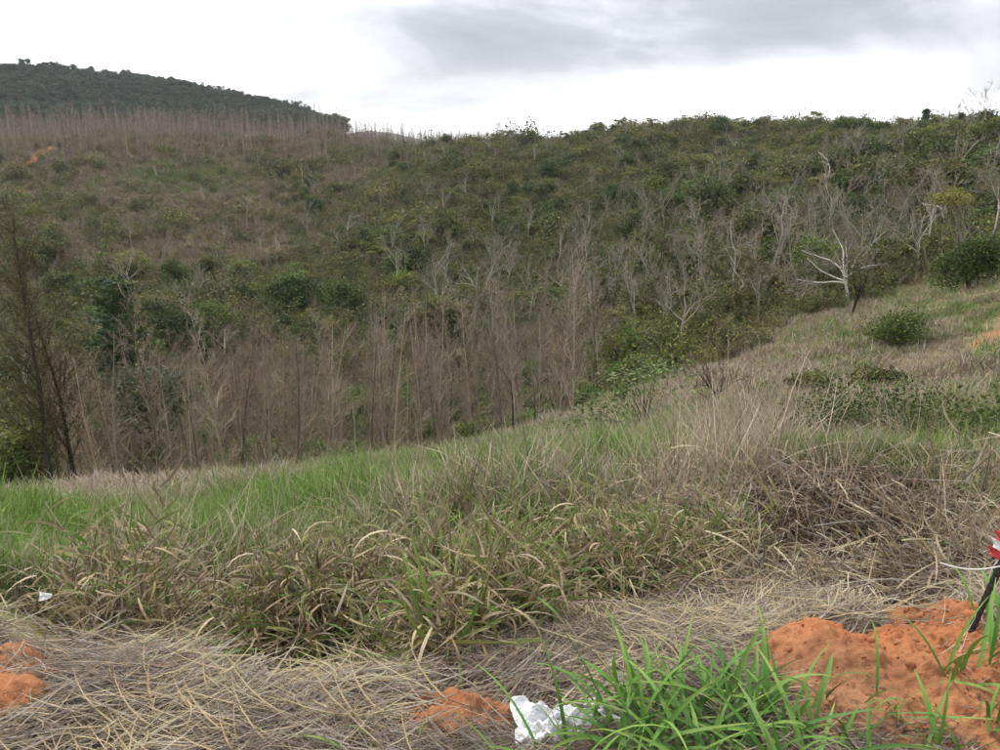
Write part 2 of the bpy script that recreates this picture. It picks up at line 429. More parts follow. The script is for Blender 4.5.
def scatter(name, label, protos, P, rot, scl, cat=None, real=False):
    """one uncountable mass: clumps of it set out over given points"""
    me = bpy.data.meshes.new(name); n = len(P)
    me.vertices.add(n); me.vertices.foreach_set('co', np.asarray(P, np.float32).ravel())
    a = me.attributes.new('rot', 'FLOAT_VECTOR', 'POINT'); a.data.foreach_set('vector', np.asarray(rot, np.float32).ravel())
    a = me.attributes.new('scl', 'FLOAT', 'POINT'); a.data.foreach_set('value', np.asarray(scl, np.float32))
    a = me.attributes.new('pid', 'INT', 'POINT'); a.data.foreach_set('value', rng.integers(0, len(protos), n).astype(np.int32))
    o = link(name, me)
    cl = bpy.data.collections.new(name + '_sources')
    for p in protos:
        cl.objects.link(bpy.data.objects.new(name + '_clump', p))
    g = bpy.data.node_groups.new(name + '_scatter', 'GeometryNodeTree')
    g.interface.new_socket('Geometry', in_out='INPUT', socket_type='NodeSocketGeometry')
    g.interface.new_socket('Geometry', in_out='OUTPUT', socket_type='NodeSocketGeometry')
    gi = N(g, 'NodeGroupInput'); go = N(g, 'NodeGroupOutput')
    ci = N(g, 'GeometryNodeCollectionInfo'); ci.inputs['Collection'].default_value = cl
    ci.inputs['Separate Children'].default_value = True; ci.inputs['Reset Children'].default_value = True
    ip = N(g, 'GeometryNodeInstanceOnPoints'); ip.inputs['Pick Instance'].default_value = True
    def na(nm, ty):
        x = N(g, 'GeometryNodeInputNamedAttribute', data_type=ty); x.inputs['Name'].default_value = nm; return x.outputs[0]
    er = N(g, 'FunctionNodeEulerToRotation')
    L = g.links.new
    L(gi.outputs[0], ip.inputs['Points']); L(ci.outputs[0], ip.inputs['Instance'])
    L(na('pid', 'INT'), ip.inputs['Instance Index'])
    L(na('rot', 'FLOAT_VECTOR'), er.inputs[0]); L(er.outputs[0], ip.inputs['Rotation'])
    L(na('scl', 'FLOAT'), ip.inputs['Scale'])
    if real:
        rl = N(g, 'GeometryNodeRealizeInstances'); L(ip.outputs[0], rl.inputs[0]); L(rl.outputs[0], go.inputs[0])
    else:
        L(ip.outputs[0], go.inputs[0])
    md = o.modifiers.new('scatter', 'NODES'); md.node_group = g
    tag(o, label, cat, None, 'stuff')
    return o
def wedge(n, r0, r1, a0=-0.66, a1=0.66, power=2.0):
    r = (rng.uniform(r0 ** power, r1 ** power, n)) ** (1 / power); a = rng.uniform(a0, a1, n)
    return np.sin(a) * r, np.cos(a) * r
def zrot(n, tilt=0.12): return np.c_[rng.normal(0, tilt, n), rng.normal(0, tilt, n), rng.uniform(0, 6.283, n)]

# ------------------------------------------------------------------ the ground
SOIL = (0.34, 0.15, 0.072)
az = np.r_[np.arange(-180, -44, 4.0), np.arange(-42, 42.01, 0.22), np.arange(44, 180, 4.0), 180] * math.pi / 180
rr = np.exp(np.linspace(math.log(0.4), math.log(4200), 520))
A_, R_ = np.meshgrid(az, rr, indexing='ij')
gx, gy = np.sin(A_) * R_, np.cos(A_) * R_
gz = height(gx, gy)
px, py = project(gx, gy, gz)
dry = np.array([0.17, 0.125, 0.08]); grn = np.array([0.10, 0.15, 0.035]); hillc = np.array([0.16, 0.135, 0.072])
gg = np.clip(grass_green(px.ravel(), py.ravel()).reshape(px.shape) / 10 + fbm(gx * .3, gy * .3, 41, 3) * .4, 0, 1)
near = np.clip((60 - R_) / 25, 0, 1)
gc = (dry * (1 - gg[..., None]) + grn * gg[..., None]) * near[..., None] + hillc * (1 - near[..., None])
hillw = np.clip((R_ - 400) / 40, 0, 1)[..., None]
gc = gc * (1 - hillw) + np.array([0.055, 0.06, 0.036]) * hillw      # darker green ground under the forest
gc = gc * (1 + 0.5 * fbm(gx * .05, gy * .05, 51, 4))[..., None]
tuft_shade = np.clip(1 - np.abs(R_ - 3.4) / 1.3, 0, 1) * ((px > 60) & (px < 760) & (A_ > -.6) & (A_ < .5))
gc = gc * (1 - tuft_shade[..., None] * .9) + np.array([0.06, 0.045, 0.032]) * tuft_shade[..., None] * .9      # shade under the drooping grass, painted into the ground colour
# bright green meadow high on the far slope
gm = np.exp(-((px - 190) / 55) ** 2 - ((py - 178) / 16) ** 2) * (R_ > 120) * (R_ < 260)
gm = np.clip(gm * 1.6 + fbm(gx * .08, gy * .08, 57, 3) * .6 * gm, 0, 1)[..., None]
gc = gc * (1 - gm) + np.array([0.13, 0.15, 0.05]) * gm * .7 + gc * gm * .3
def soil_at(x0, y0, sx, sy, rot=0.0, r0=0, r1=9999, seed=1, nz=0.8):
    ddx, ddy = px - x0, py - y0
    c, s = math.cos(rot), math.sin(rot)
    d = ((ddx * c + ddy * s) / sx) ** 2 + ((-ddx * s + ddy * c) / sy) ** 2
    return np.clip((1.0 - d + nz * fbm(gx * (14 / max(r0, 2)), gy * (14 / max(r0, 2)), 60 + seed, 4)) * 3, 0, 1) * (R_ > r0) * (R_ < r1)
so = np.zeros_like(px)
for a in [(38, 158, 19, 8, -0.66, 120, 300, 1, .2), (24, 173, 13, 6.0, -0.75, 120, 300, 2, .2), (992, 340, 24, 9, -0.42, 15, 60, 3), (990, 506, 40, 9, 0, 4, 9, 4),
          (20, 690, 90, 45, 0.1, 1.5, 3, 5), (455, 715, 50, 32, 0, 1.5, 3, 6), (870, 690, 170, 110, 0, 1.3, 4, 7), (830, 568, 40, 14, 0, 3, 5, 8), (880, 530, 60, 18, .2, 3, 5, 9),
          (612, 393, 16, 6, 0, 25, 60, 10), (385, 318, 60, 3.5, 0.05, 60, 140, 11), (570, 440, 0.1, 0.1, 0, 1, 2, 12)]:
    so = np.maximum(so, soil_at(*a))
gc = gc * (1 - so[..., None]) + np.array(SOIL) * so[..., None]
ni, nj = A_.shape
idx = np.arange(ni * nj).reshape(ni, nj)
F = np.stack([idx[:-1, :-1], idx[:-1, 1:], idx[1:, 1:], idx[1:, :-1]], -1).reshape(-1, 4)
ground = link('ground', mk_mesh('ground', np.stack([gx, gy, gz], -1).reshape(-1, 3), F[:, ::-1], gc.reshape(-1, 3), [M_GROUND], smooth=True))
tag(ground, 'brown hillside falling to a wooded valley and rising beyond', None, None, 'structure')

# ------------------------------------------------------------------ loose orange soil heaps in front
def soil_heap(name, label, cx, cy, sx, sy, h, seed, n=240):
    u = np.linspace(-1.35, 1.35, n); U, V = np.meshgrid(u, u, indexing='ij')
    X = cx + U * sx; Y = cy + V * sy
    d = np.sqrt(U ** 2 + V ** 2) * (1 + 0.5 * fbm(U * 1.6 + seed, V * 1.6, seed, 3))
    prof = np.clip(1 - d ** 2, -0.6, 1)
    n1_ = fbm(X * 3.6, Y * 3.6, seed + 2, 6, 0.55); n2_ = np.abs(fbm(X * 7, Y * 7, seed + 8, 4, 0.6))
    Z = height(X, Y) + h * np.where(prof > 0, prof ** 0.7, prof) + (0.11 * n1_ - 0.05 * n2_ + 0.02 * fbm(X * 30, Y * 30, seed + 4, 5, .62)) * np.clip(prof + 0.5, 0, 1) - 0.005
    cc = np.array(SOIL) * (1 + 0.35 * fbm(X * 7, Y * 7, seed + 5, 4))[..., None] * (1 - np.array([0.0, 0.10, 0.2]) * fbm(X * 3, Y * 3, seed + 6, 2)[..., None] * 2)
    i = np.arange(n * n).reshape(n, n)
    F = np.stack([i[:-1, :-1], i[1:, :-1], i[1:, 1:], i[:-1, 1:]], -1).reshape(-1, 4)
    o = link(name, mk_mesh(name, np.stack([X, Y, Z], -1).reshape(-1, 3), F, np.clip(cc, .02, .8).reshape(-1, 3), [M_SOIL], smooth=True))
    return tag(o, label, None, None, 'structure'), (X, Y, Z)
heap, HXYZ = soil_heap('soil_mound', 'loose orange soil mound beside the black stake', 1.44, 2.18, 0.68, 0.58, 0.12, 3)
soil_heap('soil_mound', 'orange soil showing under straw at the left edge', -1.62, 2.05, 0.36, 0.24, 0.09, 17, 90)
soil_heap('soil_mound', 'small orange soil patch in the straw near the plastic', -0.12, 1.98, 0.22, 0.14, 0.08, 29, 80)
def heap_z(x, y):
    X, Y, Z = HXYZ
    i = int(np.clip(round((x - X[0, 0]) / (X[1, 0] - X[0, 0])), 0, X.shape[0] - 1)); j = int(np.clip(round((y - Y[0, 0]) / (Y[0, 1] - Y[0, 0])), 0, X.shape[1] - 1))
    return max(float(Z[i, j]), float(height(x, y)[0]))
def clod_mesh(seed):
    import bmesh
    bm = bmesh.new(); bmesh.ops.create_icosphere(bm, subdivisions=3, radius=1.0)
    co = np.array([v.co[:] for v in bm.verts])
    d = 1 + 0.35 * fbm(co[:, 0] * 1.4 + seed, co[:, 1] * 1.4 + co[:, 2], seed, 4)
    for v, k in zip(bm.verts, d): v.co = Vector((v.co.x * k, v.co.y * k, v.co.z * k * 0.8))
    me = bpy.data.meshes.new('soil_clod'); bm.to_mesh(me); bm.free()
    a_ = me.color_attributes.new('Col', 'FLOAT_COLOR', 'POINT')
    a_.data.foreach_set('color', np.tile(np.r_[SOIL, 1.0], len(me.vertices)).astype(np.float32))
    me.materials.append(M_CLOD)
    for p in me.polygons: p.use_smooth = True
    return me
clods = [clod_mesh(s) for s in (1, 5, 9)]
cx, cy, cz = hit(389 * 0 + 452, 708)
thing('soil_clod', 'round orange soil clod lying on the straw near the plastic', 'soil clod', (cx, cy, cz + 0.03), 0.4, 0.036, mesh=clods[0])
P_, S_ = [], []
for k in range(800):
    x = rng.normal(1.42, 0.42); y = rng.normal(2.2, 0.36)
    P_.append((x, y, heap_z(x, y))); S_.append(rng.uniform(0.002, 0.006) if k % 20 else rng.uniform(.009, .018))
scatter('soil_crumbs', 'orange crumbs of soil on the mound', clods, P_, zrot(len(P_), 1.0), S_)

# ------------------------------------------------------------------ tree kinds
GREYBARK = [(0.36, 0.325, 0.27), (0.28, 0.25, 0.205), (0.43, 0.39, 0.33)]
BROWNBARK = [(0.13, 0.10, 0.075), (0.17, 0.13, 0.10)]
TWIGBROWN = [(0.31, 0.25, 0.165), (0.235, 0.19, 0.125), (0.38, 0.31, 0.215)]
TWIGGREY = [(0.29, 0.25, 0.195), (0.23, 0.195, 0.15), (0.34, 0.30, 0.24)]
def tree_meshes(kind, trunk, crown, crown_mat):
    """(trunk mesh, crown mesh, one joined mesh for far copies)"""
    tm = trunk.mesh(kind + '_trunk', M_BARK, smooth=True); cm = crown.mesh(kind + '_crown', crown_mat)
    j = Geo()
    V = np.concatenate(trunk.V + crown.V); C = np.concatenate(trunk.C + crown.C)
    F = []; mi = []
    for off, g, m in ((0, trunk, 0), (trunk.n, crown, 1)):
        for f in g.F.values():
            f = np.concatenate(f) + off; F.append(f); mi += [m] * len(f)
    return tm, cm, mk_mesh(kind, V, F, C, [M_BARK, crown_mat], midx=mi)

def dead_tree(H=9.0, r=0.075, nl=30, spread=1.5, bark=BROWNBARK, twig=TWIGBROWN, tw=0.014, start=0.22, ang=0.75, ntw=7, lean=0.03):
    trunk, crown = Geo(), Geo()
    P = np.zeros((1, 3)); P[0, 2] = -0.4; D = norm(np.array([[rng.normal(0, lean), rng.normal(0, lean), 1.0]]))
    p, d, ra = branches(P, D, np.array([H + .4]), np.array([r]), np.array([0.012]), 12, 0.03, 0.05)
    trunk.add(*tubes(p, d, ra, 6, pal(bark, 1)))
    P1, D1, L1, r1 = spawn(p, d, ra, np.array([H]), nl, start, 0.98, ang, 0.2, spread / H, 0.4, 0.55, tw)
    p1, d1, ra1 = branches(P1, D1, L1, r1, np.full(len(P1), tw * .6), 4, 0.12, 0.12)
    crown.add(*tubes(p1, d1, ra1, 3, pal(twig, len(P1))))
    P2, D2, L2, r2 = spawn(p1, d1, ra1, L1, ntw, 0.15, 1.0, 0.6, 0.25, 0.5, 0.7, 0.3, tw * .7)
    p2, d2, ra2 = branches(P2, D2, L2, r2, np.full(len(P2), tw * .35), 3, 0.18, 0.10)
    crown.add(*tubes(p2, d2, ra2, 3, pal(twig, len(P2))))
    return trunk, crown
def bare_tree(H=6.0, r=0.14, fork=0.4, nl=5, n2=5, n3=5, n4=3, ang=0.65, bark=GREYBARK, twig=TWIGGREY, tw=0.018, up=0.06, leafc=None, nleaf=0, leafsize=.1):
    trunk, crown = Geo(), Geo()
    P = np.array([[0, 0, -0.4]]); D = norm(np.array([[rng.normal(0, .12), rng.normal(0, .12), 1.0]]))
    p, d, ra = branches(P, D, np.array([H * (fork + .15) + .4]), np.array([r]), np.array([r * .6]), 7, 0.10, 0.03)
    bk = pal(bark, 1)
    trunk.add(*tubes(p, d, ra, 7, bk))
    P1, D1, L1, r1 = spawn(p, d, ra, np.array([H]), nl, 0.55, 1.0, ang, 0.18, 0.5, 0.72)
    p1, d1, ra1 = branches(P1, D1, L1, r1, r1 * .35, 7, 0.14, up)
    trunk.add(*tubes(p1, d1, ra1, 5, bk))
    P2, D2, L2, r2 = spawn(p1, d1, ra1, L1, n2, 0.3, 1.0, 0.65, 0.25, 0.55, 0.6, 0.3, tw)
    p2, d2, ra2 = branches(P2, D2, L2, r2, np.full(len(P2), tw * .8), 5, 0.18, up)
    crown.add(*tubes(p2, d2, ra2, 4, pal(twig, len(P2))))
    P3, D3, L3, r3 = spawn(p2, d2, ra2, L2, n3, 0.2, 1.0, 0.6, 0.25, 0.55, 0.6, 0.3, tw * .7)
    p3, d3, ra3 = branches(P3, D3, L3, r3, np.full(len(P3), tw * .5), 3, 0.2, up)
    crown.add(*tubes(p3, d3, ra3, 3, pal(twig, len(P3))))
    if n4:
        P4, D4, L4, r4 = spawn(p3, d3, ra3, L3, n4, 0.3, 1.0, 0.6, 0.25, 0.6, 0.6, 0.2, tw * .5)
        p4, d4, ra4 = branches(P4, D4, L4, r4, np.full(len(P4), tw * .3), 2, 0.2, up)
        crown.add(*tubes(p4, d4, ra4, 3, pal(twig, len(P4))))
    if nleaf:
        q = p3.reshape(-1, 3)[rng.integers(0, p3.shape[0] * p3.shape[1], nleaf)] + rng.normal(0, .12, (nleaf, 3))
        crown.add(*leaves(q, leafsize * rng.uniform(.6, 1.3, nleaf), pal(leafc, nleaf)))
    return trunk, crown
def leafy_tree(lobes, nleaf, size, colors, H=4.0, r=0.1, nstem=1, bark=BROWNBARK, up=0.5, nlimb=8, clump=0.28, shell=0.55):
    """lobes: (x, y, z, rx, ry, rz) clumps of crown; leaves gather in small sprays within them"""
    trunk, crown = Geo(), Geo()
    lb = np.array(lobes, float)
    for k in range(nstem):
        P = np.array([[rng.normal(0, .12 * (nstem > 1)), rng.normal(0, .12 * (nstem > 1)), -0.3]])
        D = norm(np.array([[rng.normal(0, .1 + .25 * (nstem > 1)), rng.normal(0, .1 + .25 * (nstem > 1)), 1.0]]))
        p, d, ra = branches(P, D, np.array([H * .75 + .3]), np.array([r]), np.array([r * .3]), 8, 0.09, 0.04)
        trunk.add(*tubes(p, d, ra, 6, pal(bark, 1)))
    tgt = lb[rng.integers(0, len(lb), nlimb), :3]
    t = rng.uniform(.35, .95, nlimb); i = (t * 8).astype(int)
    P1 = p[0, i]; v = tgt - P1; L1 = np.linalg.norm(v, axis=1)
    p1, d1, ra1 = branches(P1, norm(v), L1, np.full(nlimb, r * .45), np.full(nlimb, r * .12), 5, 0.08, 0.0)
    trunk.add(*tubes(p1, d1, ra1, 5, pal(bark, nlimb)))
    vol = lb[:, 3] * lb[:, 4] * lb[:, 5]; w = vol ** (2 / 3); w = w / w.sum()
    nspray = max(20, nleaf // 22)
    k = rng.choice(len(lb), nspray, p=w)
    q = norm(rng.normal(0, 1, (nspray, 3)) + np.array([0, 0, .25])) * (shell + (1 - shell) * rng.uniform(0, 1, (nspray, 1))) * rng.uniform(.75, 1.12, (nspray, 1))
    ctr = lb[k, :3] + q * lb[k, 3:]
    keep = ctr[:, 2] > 0.05; ctr = ctr[keep]
    sc = pal(colors, len(ctr), 0.18)
    m = rng.integers(0, len(ctr), nleaf)
    pos = ctr[m] + rng.normal(0, clump, (nleaf, 3)) * np.array([1, 1, .55])
    crown.add(*leaves(pos, size * rng.uniform(.6, 1.35, nleaf), np.clip(sc[m] * (1 + rng.normal(0, .15, (nleaf, 1))), .004, .8), up))
    return trunk, crown
def lobes_dome(W, H, n, z0=0.3):
    out = []
    for k in range(n):
        a = rng.uniform(0, 6.28); rad = W * .5 * math.sqrt(rng.uniform(0, .6)); hz = H * rng.uniform(.35, .8) * (1 - .45 * (rad / (W * .5)))
        s = rng.uniform(.22, .34)
        out.append((rad * math.cos(a), rad * math.sin(a), hz, W * s, W * s, H * s * .85))
    out.append((0, 0, H * .45, W * .36, W * .36, H * .4))
    return out
def lobes_pads(W, H, n):
    out = []
    for k in range(n):
        a = rng.uniform(0, 6.28); rad = W * .5 * math.sqrt(rng.uniform(.02, .8)); hz = H * rng.uniform(.68, 1.0)
        out.append((rad * math.cos(a), rad * math.sin(a), hz, W * rng.uniform(.16, .3), W * rng.uniform(.16, .3), H * .055))
    return out
DARKG = [(0.060, 0.088, 0.020), (0.082, 0.115, 0.026), (0.048, 0.072, 0.020)]
MIDG = [(0.115, 0.15, 0.034), (0.14, 0.165, 0.04), (0.095, 0.13, 0.032)]
BRIGHTG = [(0.125, 0.195, 0.034), (0.155, 0.21, 0.04), (0.10, 0.16, 0.032)]
YELG = [(0.20, 0.205, 0.038), (0.235, 0.22, 0.05), (0.165, 0.18, 0.036)]
OLIVE = [(0.17, 0.16, 0.055), (0.195, 0.175, 0.07), (0.14, 0.14, 0.05)]
BLUEG = [(0.060, 0.085, 0.048), (0.075, 0.10, 0.058), (0.05, 0.072, 0.042)]

K = {}
K['dead'] = [tree_meshes('dead_tree', *dead_tree(rng.uniform(8, 10), .06, 38, rng.uniform(1.3, 2.1), bark=b_, twig=[(0.27, 0.205, 0.15), (0.22, .165, .125), (.32, .26, .205)], tw=.011, ntw=11, start=.10), M_TWIG) for b_ in (BROWNBARK, GREYBARK, TWIGBROWN, GREYBARK, BROWNBARK, TWIGBROWN, TWIGGREY)]
K['plateau'] = [tree_meshes('plateau_tree', *dead_tree(rng.uniform(10, 12), .11, 22, 1.9, bark=TWIGGREY, twig=[(0.24, 0.185, 0.155), (0.275, 0.22, 0.185)], tw=0.021, ntw=9, start=.12), M_TWIG) for i in range(5)]
K['bare'] = [tree_meshes('bare_tree', *bare_tree(rng.uniform(5, 7), .12, rng.uniform(.3, .5), 5, 5, 5, 3), M_TWIG) for i in range(5)]
K['bareflat'] = [tree_meshes('bare_spreading_tree', *bare_tree(6.5, .17, .3, 6, 6, 6, 3, ang=.95, up=.02), M_TWIG) for i in range(3)]
K['slender'] = [tree_meshes('slender_tree', *bare_tree(7, .085, .62, 4, 5, 5, 2, ang=.4, up=.12, bark=[(0.40, .37, .31), (.34, .31, .26)]), M_TWIG) for i in range(4)]
K['semi'] = [tree_meshes('thin_leaved_tree', *bare_tree(rng.uniform(4.5, 6), .1, .35, 5, 5, 5, 2, leafc=OLIVE + MIDG[:1], nleaf=900, leafsize=.13), M_LEAF) for i in range(4)]
K['dome'] = [tree_meshes('green_tree', *leafy_tree(lobes_dome(4.6, rng.uniform(3.6, 5), 7), 4600, .125, c, 3.5, .1), M_LEAF) for c in (DARKG, DARKG + MIDG, MIDG, MIDG + OLIVE, DARKG)]
K['bright'] = [tree_meshes('bright_shrub', *leafy_tree(lobes_dome(3.4, rng.uniform(2.4, 3.2), 6), 3000, .11, c, 2.4, .06, 3), M_LEAF) for c in (BRIGHTG, BRIGHTG + MIDG, YELG + BRIGHTG)]
K['pads'] = [tree_meshes('layered_tree', *leafy_tree(lobes_pads(6, 6, 8), 2000, .16, c, 6, .11, 1, GREYBARK, 1.0, 12, .3, .1), M_LEAF) for c in (YELG, YELG + OLIVE, MIDG + YELG)]
def euc(H):
    lb = [(rng.normal(0, 1.1), rng.normal(0, 1.1), H * rng.uniform(.55, .98), 1.7, 1.7, 1.5) for k in range(7)]
    return leafy_tree(lb, 2200, .25, BLUEG, H, .15, 1, [(0.26, .24, .21)], .3, 7, .55, .4)
K['euc'] = [tree_meshes('eucalyptus', *euc(rng.uniform(14, 18)), M_LEAF) for i in range(5)]

# small scrub clumps for the uncountable cover of the slopes
def brush(n=26, h=1.3, twig=TWIGBROWN, w=0.02, leaf=None, nl=0, ls=.07):
    g = Geo()
    P = rng.normal(0, .35, (n, 3)); P[:, 2] = -.1
    D = norm(np.c_[rng.normal(0, .35, (n, 2)), np.ones(n)])
    L = h * rng.uniform(.5, 1.15, n)
    p, d, ra = branches(P, D, L, np.full(n, w), np.full(n, w * .5), 3, .15, .05)
    g.add(*tubes(p, d, ra, 3, pal(twig, n)))
    P2, D2, L2, r2 = spawn(p, d, ra, L, 5, .3, 1, .6, .25, .5, .6, .2, w * .6)
    p2, d2, ra2 = branches(P2, D2, L2, r2, np.full(len(P2), w * .3), 2, .2, .05)
    g.add(*tubes(p2, d2, ra2, 3, pal(twig, len(P2))))
    if nl:
        q = p2.reshape(-1, 3)[rng.integers(0, p2.shape[0] * 3, nl)] + rng.normal(0, .08, (nl, 3))
        g.add(*leaves(q, ls * rng.uniform(.6, 1.3, nl), pal(leaf, nl, .2)))
    return g.mesh('brush', M_LEAF if nl else M_TWIG)
DRYBRUSH = [brush(26, h, TW, .02) for h, TW in ((1.0, TWIGBROWN), (1.4, TWIGBROWN + [(0.24, .18, .11)]), (1.2, TWIGGREY), (.8, TWIGBROWN))]
DRYBRUSH += [brush(22, 1.1, TWIGBROWN, .018, OLIVE + [(0.19, .16, .08), (.16, .14, .07)], 220, .08) for i in range(3)]
GREENBRUSH = [brush(18, 1.3, BROWNBARK, .018, c, 520, .08) for c in (MIDG, MIDG + OLIVE, OLIVE + YELG, DARKG + MIDG, YELG + MIDG, OLIVE)]

# ------------------------------------------------------------------ slopes across the valley
x, y = wedge(75000, 46, 262)
z = height(x, y); px, py = project(x, y, z)
gr = tree_green(px, py) / 10
ok = visible(x, y, z, 2.0) & (px > -60) & (px < 1060)
ok &= ~((px > 780) & (np.hypot(x, y) < 56))
meadow = np.exp(-((px - 190) / 55) ** 2 - ((py - 178) / 16) ** 2)
soilp = (np.abs((py - 160) + (px - 36) * .75) < 5) & (np.abs(px - 36) < 18) & (py < 185)
ok &= ~soilp
patch = fbm(x * .06, y * .06, 77, 3)
isg = rng.uniform(0, 1, len(x)) < np.clip(gr * 1.1 + patch * .55 - .04, 0.03, .92)
keep = rng.uniform(0, 1, len(x)) < 0.62 * (1 - .6 * np.clip(meadow, 0, 1))
for nm, lb, pr, sel in (('dry_scrub', 'dry brown brushwood covering the slope across the valley', DRYBRUSH, ok & keep & ~isg),
                        ('green_scrub', 'low green undergrowth covering the slope across the valley', GREENBRUSH, ok & keep & isg)):
    n = int(sel.sum())
    scatter(nm, lb, pr, np.c_[x[sel], y[sel], z[sel]], zrot(n), rng.uniform(.5, 1.35, n) * np.interp(np.hypot(x[sel], y[sel]), [46, 90], [.65, 1]) * (np.exp(np.abs(rng.normal(0, .35, n))) if nm == 'green_scrub' else 1.0))

def spread_things(n_try, limit, wfun, r0, r1, sep, a0=-.62, a1=.62, h=3.0):
    """pick separate spots, the weight deciding which are taken"""
    x, y = wedge(n_try, r0, r1, a0, a1); z = height(x, y); px, py = project(x, y, z)
    w = wfun(px, py, x, y) * visible(x, y, z, h) * (px > -30) * (px < 1030)
    ok = rng.uniform(0, 1, n_try) < w
    res = []; cell = {}
    for i in np.nonzero(ok)[0]:
        key = (int(x[i] // sep), int(y[i] // sep))
        if any((key[0] + a, key[1] + b) in cell and math.hypot(x[i] - cell[(key[0] + a, key[1] + b)][0], y[i] - cell[(key[0] + a, key[1] + b)][1]) < sep for a in (-1, 0, 1) for b in (-1, 0, 1)): continue
        cell[key] = (x[i], y[i]); res.append((x[i], y[i], z[i]))
        if len(res) >= limit: break
    return res
def area(x, y, z):
    """where on the far slope, in words"""
    p, q = project(np.float64(x), np.float64(y), np.float64(z))
    h = ['at the left end', 'left of the middle', 'in the middle', 'right of the middle', 'at the right end'][int(np.digitize(p, [230, 420, 620, 820]))]
    v = ['by the crest', 'high up', 'halfway up', 'low down'][int(np.digitize(q, [175, 225, 285]))]
    return v + ' ' + h
def put(spots, kind, name, label, cat, group, smin, smax, split_r=0):
    ks = K[kind]; label0, group0 = label, group
    for x, y, z in spots:
        if '%s' in label0: w_ = area(x, y, z); label = label0 % w_; group = group0 + ', ' + w_
        t, c, j = ks[rng.integers(len(ks))]
        s = float(rng.uniform(smin, smax)) * (float(np.interp(math.hypot(x, y), [130, 190], [1, .68])) if '%s' in label0 else 1.0); tl = (float(rng.normal(0, .05)), float(rng.normal(0, .05))); sc = (s * rng.uniform(.85, 1.15), s * rng.uniform(.85, 1.15), s)
        if math.hypot(x, y) < split_r:
            thing(name, label, cat, (x, y, z), rng.uniform(0, 6.28), sc, [('trunk', t), ('crown', c)], group, tl)
        else:
            thing(name, label, cat, (x, y, z), rng.uniform(0, 6.28), sc, group=group, mesh=j, tilt=tl)
TG = lambda k: (lambda px, py, x, y: np.clip(tree_green(px, py) / 10 * k + fbm(x * .05, y * .05, 78, 3) * .5 - .1, 0, 1) * (tree_green(px, py) > .7))
TB = lambda k: (lambda px, py, x, y: np.clip(tree_bare(px, py) / 10 * k, 0, 1) ** 1.5)
put(spread_things(12000, 300, TG(.9), 74, 225, 2.8), 'dome', 'green_tree', 'dark green bushy tree %s of the far slope', 'tree', 'green trees on the slope across the valley', .6, 1.7, 110)
put(spread_things(7000, 130, TG(.5), 62, 215, 3.5), 'bright', 'bright_green_shrub', 'bright green shrub %s of the far slope', 'shrub', 'bright shrubs on the slope across the valley', .6, 1.6, 110)
put(spread_things(5000, 45, lambda px, py, x, y: (px > 380) * TG(.35)(px, py, x, y), 62, 200, 8), 'pads', 'layered_tree', 'yellowish green flat-topped tree %s of the far slope', 'tree', 'flat-topped trees on the slope across the valley', .5, 1.0, 120)
put(spread_things(12000, 230, TB(.9), 60, 215, 2.8), 'bare', 'bare_tree', 'leafless grey branching tree %s of the far slope', 'tree', 'leafless trees on the slope across the valley', .55, 1.1, 120)
put(spread_things(12000, 230, TB(.9), 60, 215, 2.8), 'slender', 'slender_bare_tree', 'slender leafless pale-stemmed tree %s of the far slope', 'tree', 'slender leafless trees on the slope across the valley', .5, 1.1, 120)
put(spread_things(9000, 170, lambda px, py, x, y: .35 * (tree_green(px, py) + tree_bare(px, py)) / 10, 60, 220, 3.6), 'semi', 'thin_leaved_tree', 'thin olive half-leafless tree %s of the far slope', 'tree', 'half-leafless trees on the slope across the valley', .5, 1.0, 110)

# the dead plantation on the plateau
sp = spread_things(45000, 2000, lambda px, py, x, y: (px < 560) * np.clip((550 - px) / 130, 0.0, 1) * (py < 166), 205, 400, 1.7, -.64, .12, 10)
sp.sort(key=lambda p: math.hypot(p[0], p[1]))
pl_s = lambda p: float(np.interp(project(np.float64(p[0]), np.float64(p[1]), np.float64(p[2]))[0], [330, 430, 540], [1.0, .75, .5]))
for p in sp[:300]:
    j = K['plateau'][rng.integers(5)][2]; ppx = project(np.float64(p[0]), np.float64(p[1]), np.float64(p[2]))[0]
    w_ = 'above the orange dirt cut' if ppx < 110 else ('above the green meadow patch' if ppx < 280 else 'right of the green meadow patch')
    thing('dead_plantation_tree', 'thin dead tree at the front of the brown plantation ' + w_, 'tree', p, rng.uniform(0, 6.28), float(rng.uniform(.65, .95)) * pl_s(p), group='front of the brown plantation ' + w_, mesh=j)
rest = np.array(sp[300:])
scatter('dead_plantation', 'rest of the brown leafless plantation behind its front trees', [k[2] for k in K['plateau']], rest, zrot(len(rest), .03), rng.uniform(.65, .95, len(rest)) * np.array([pl_s(p) for p in rest]))
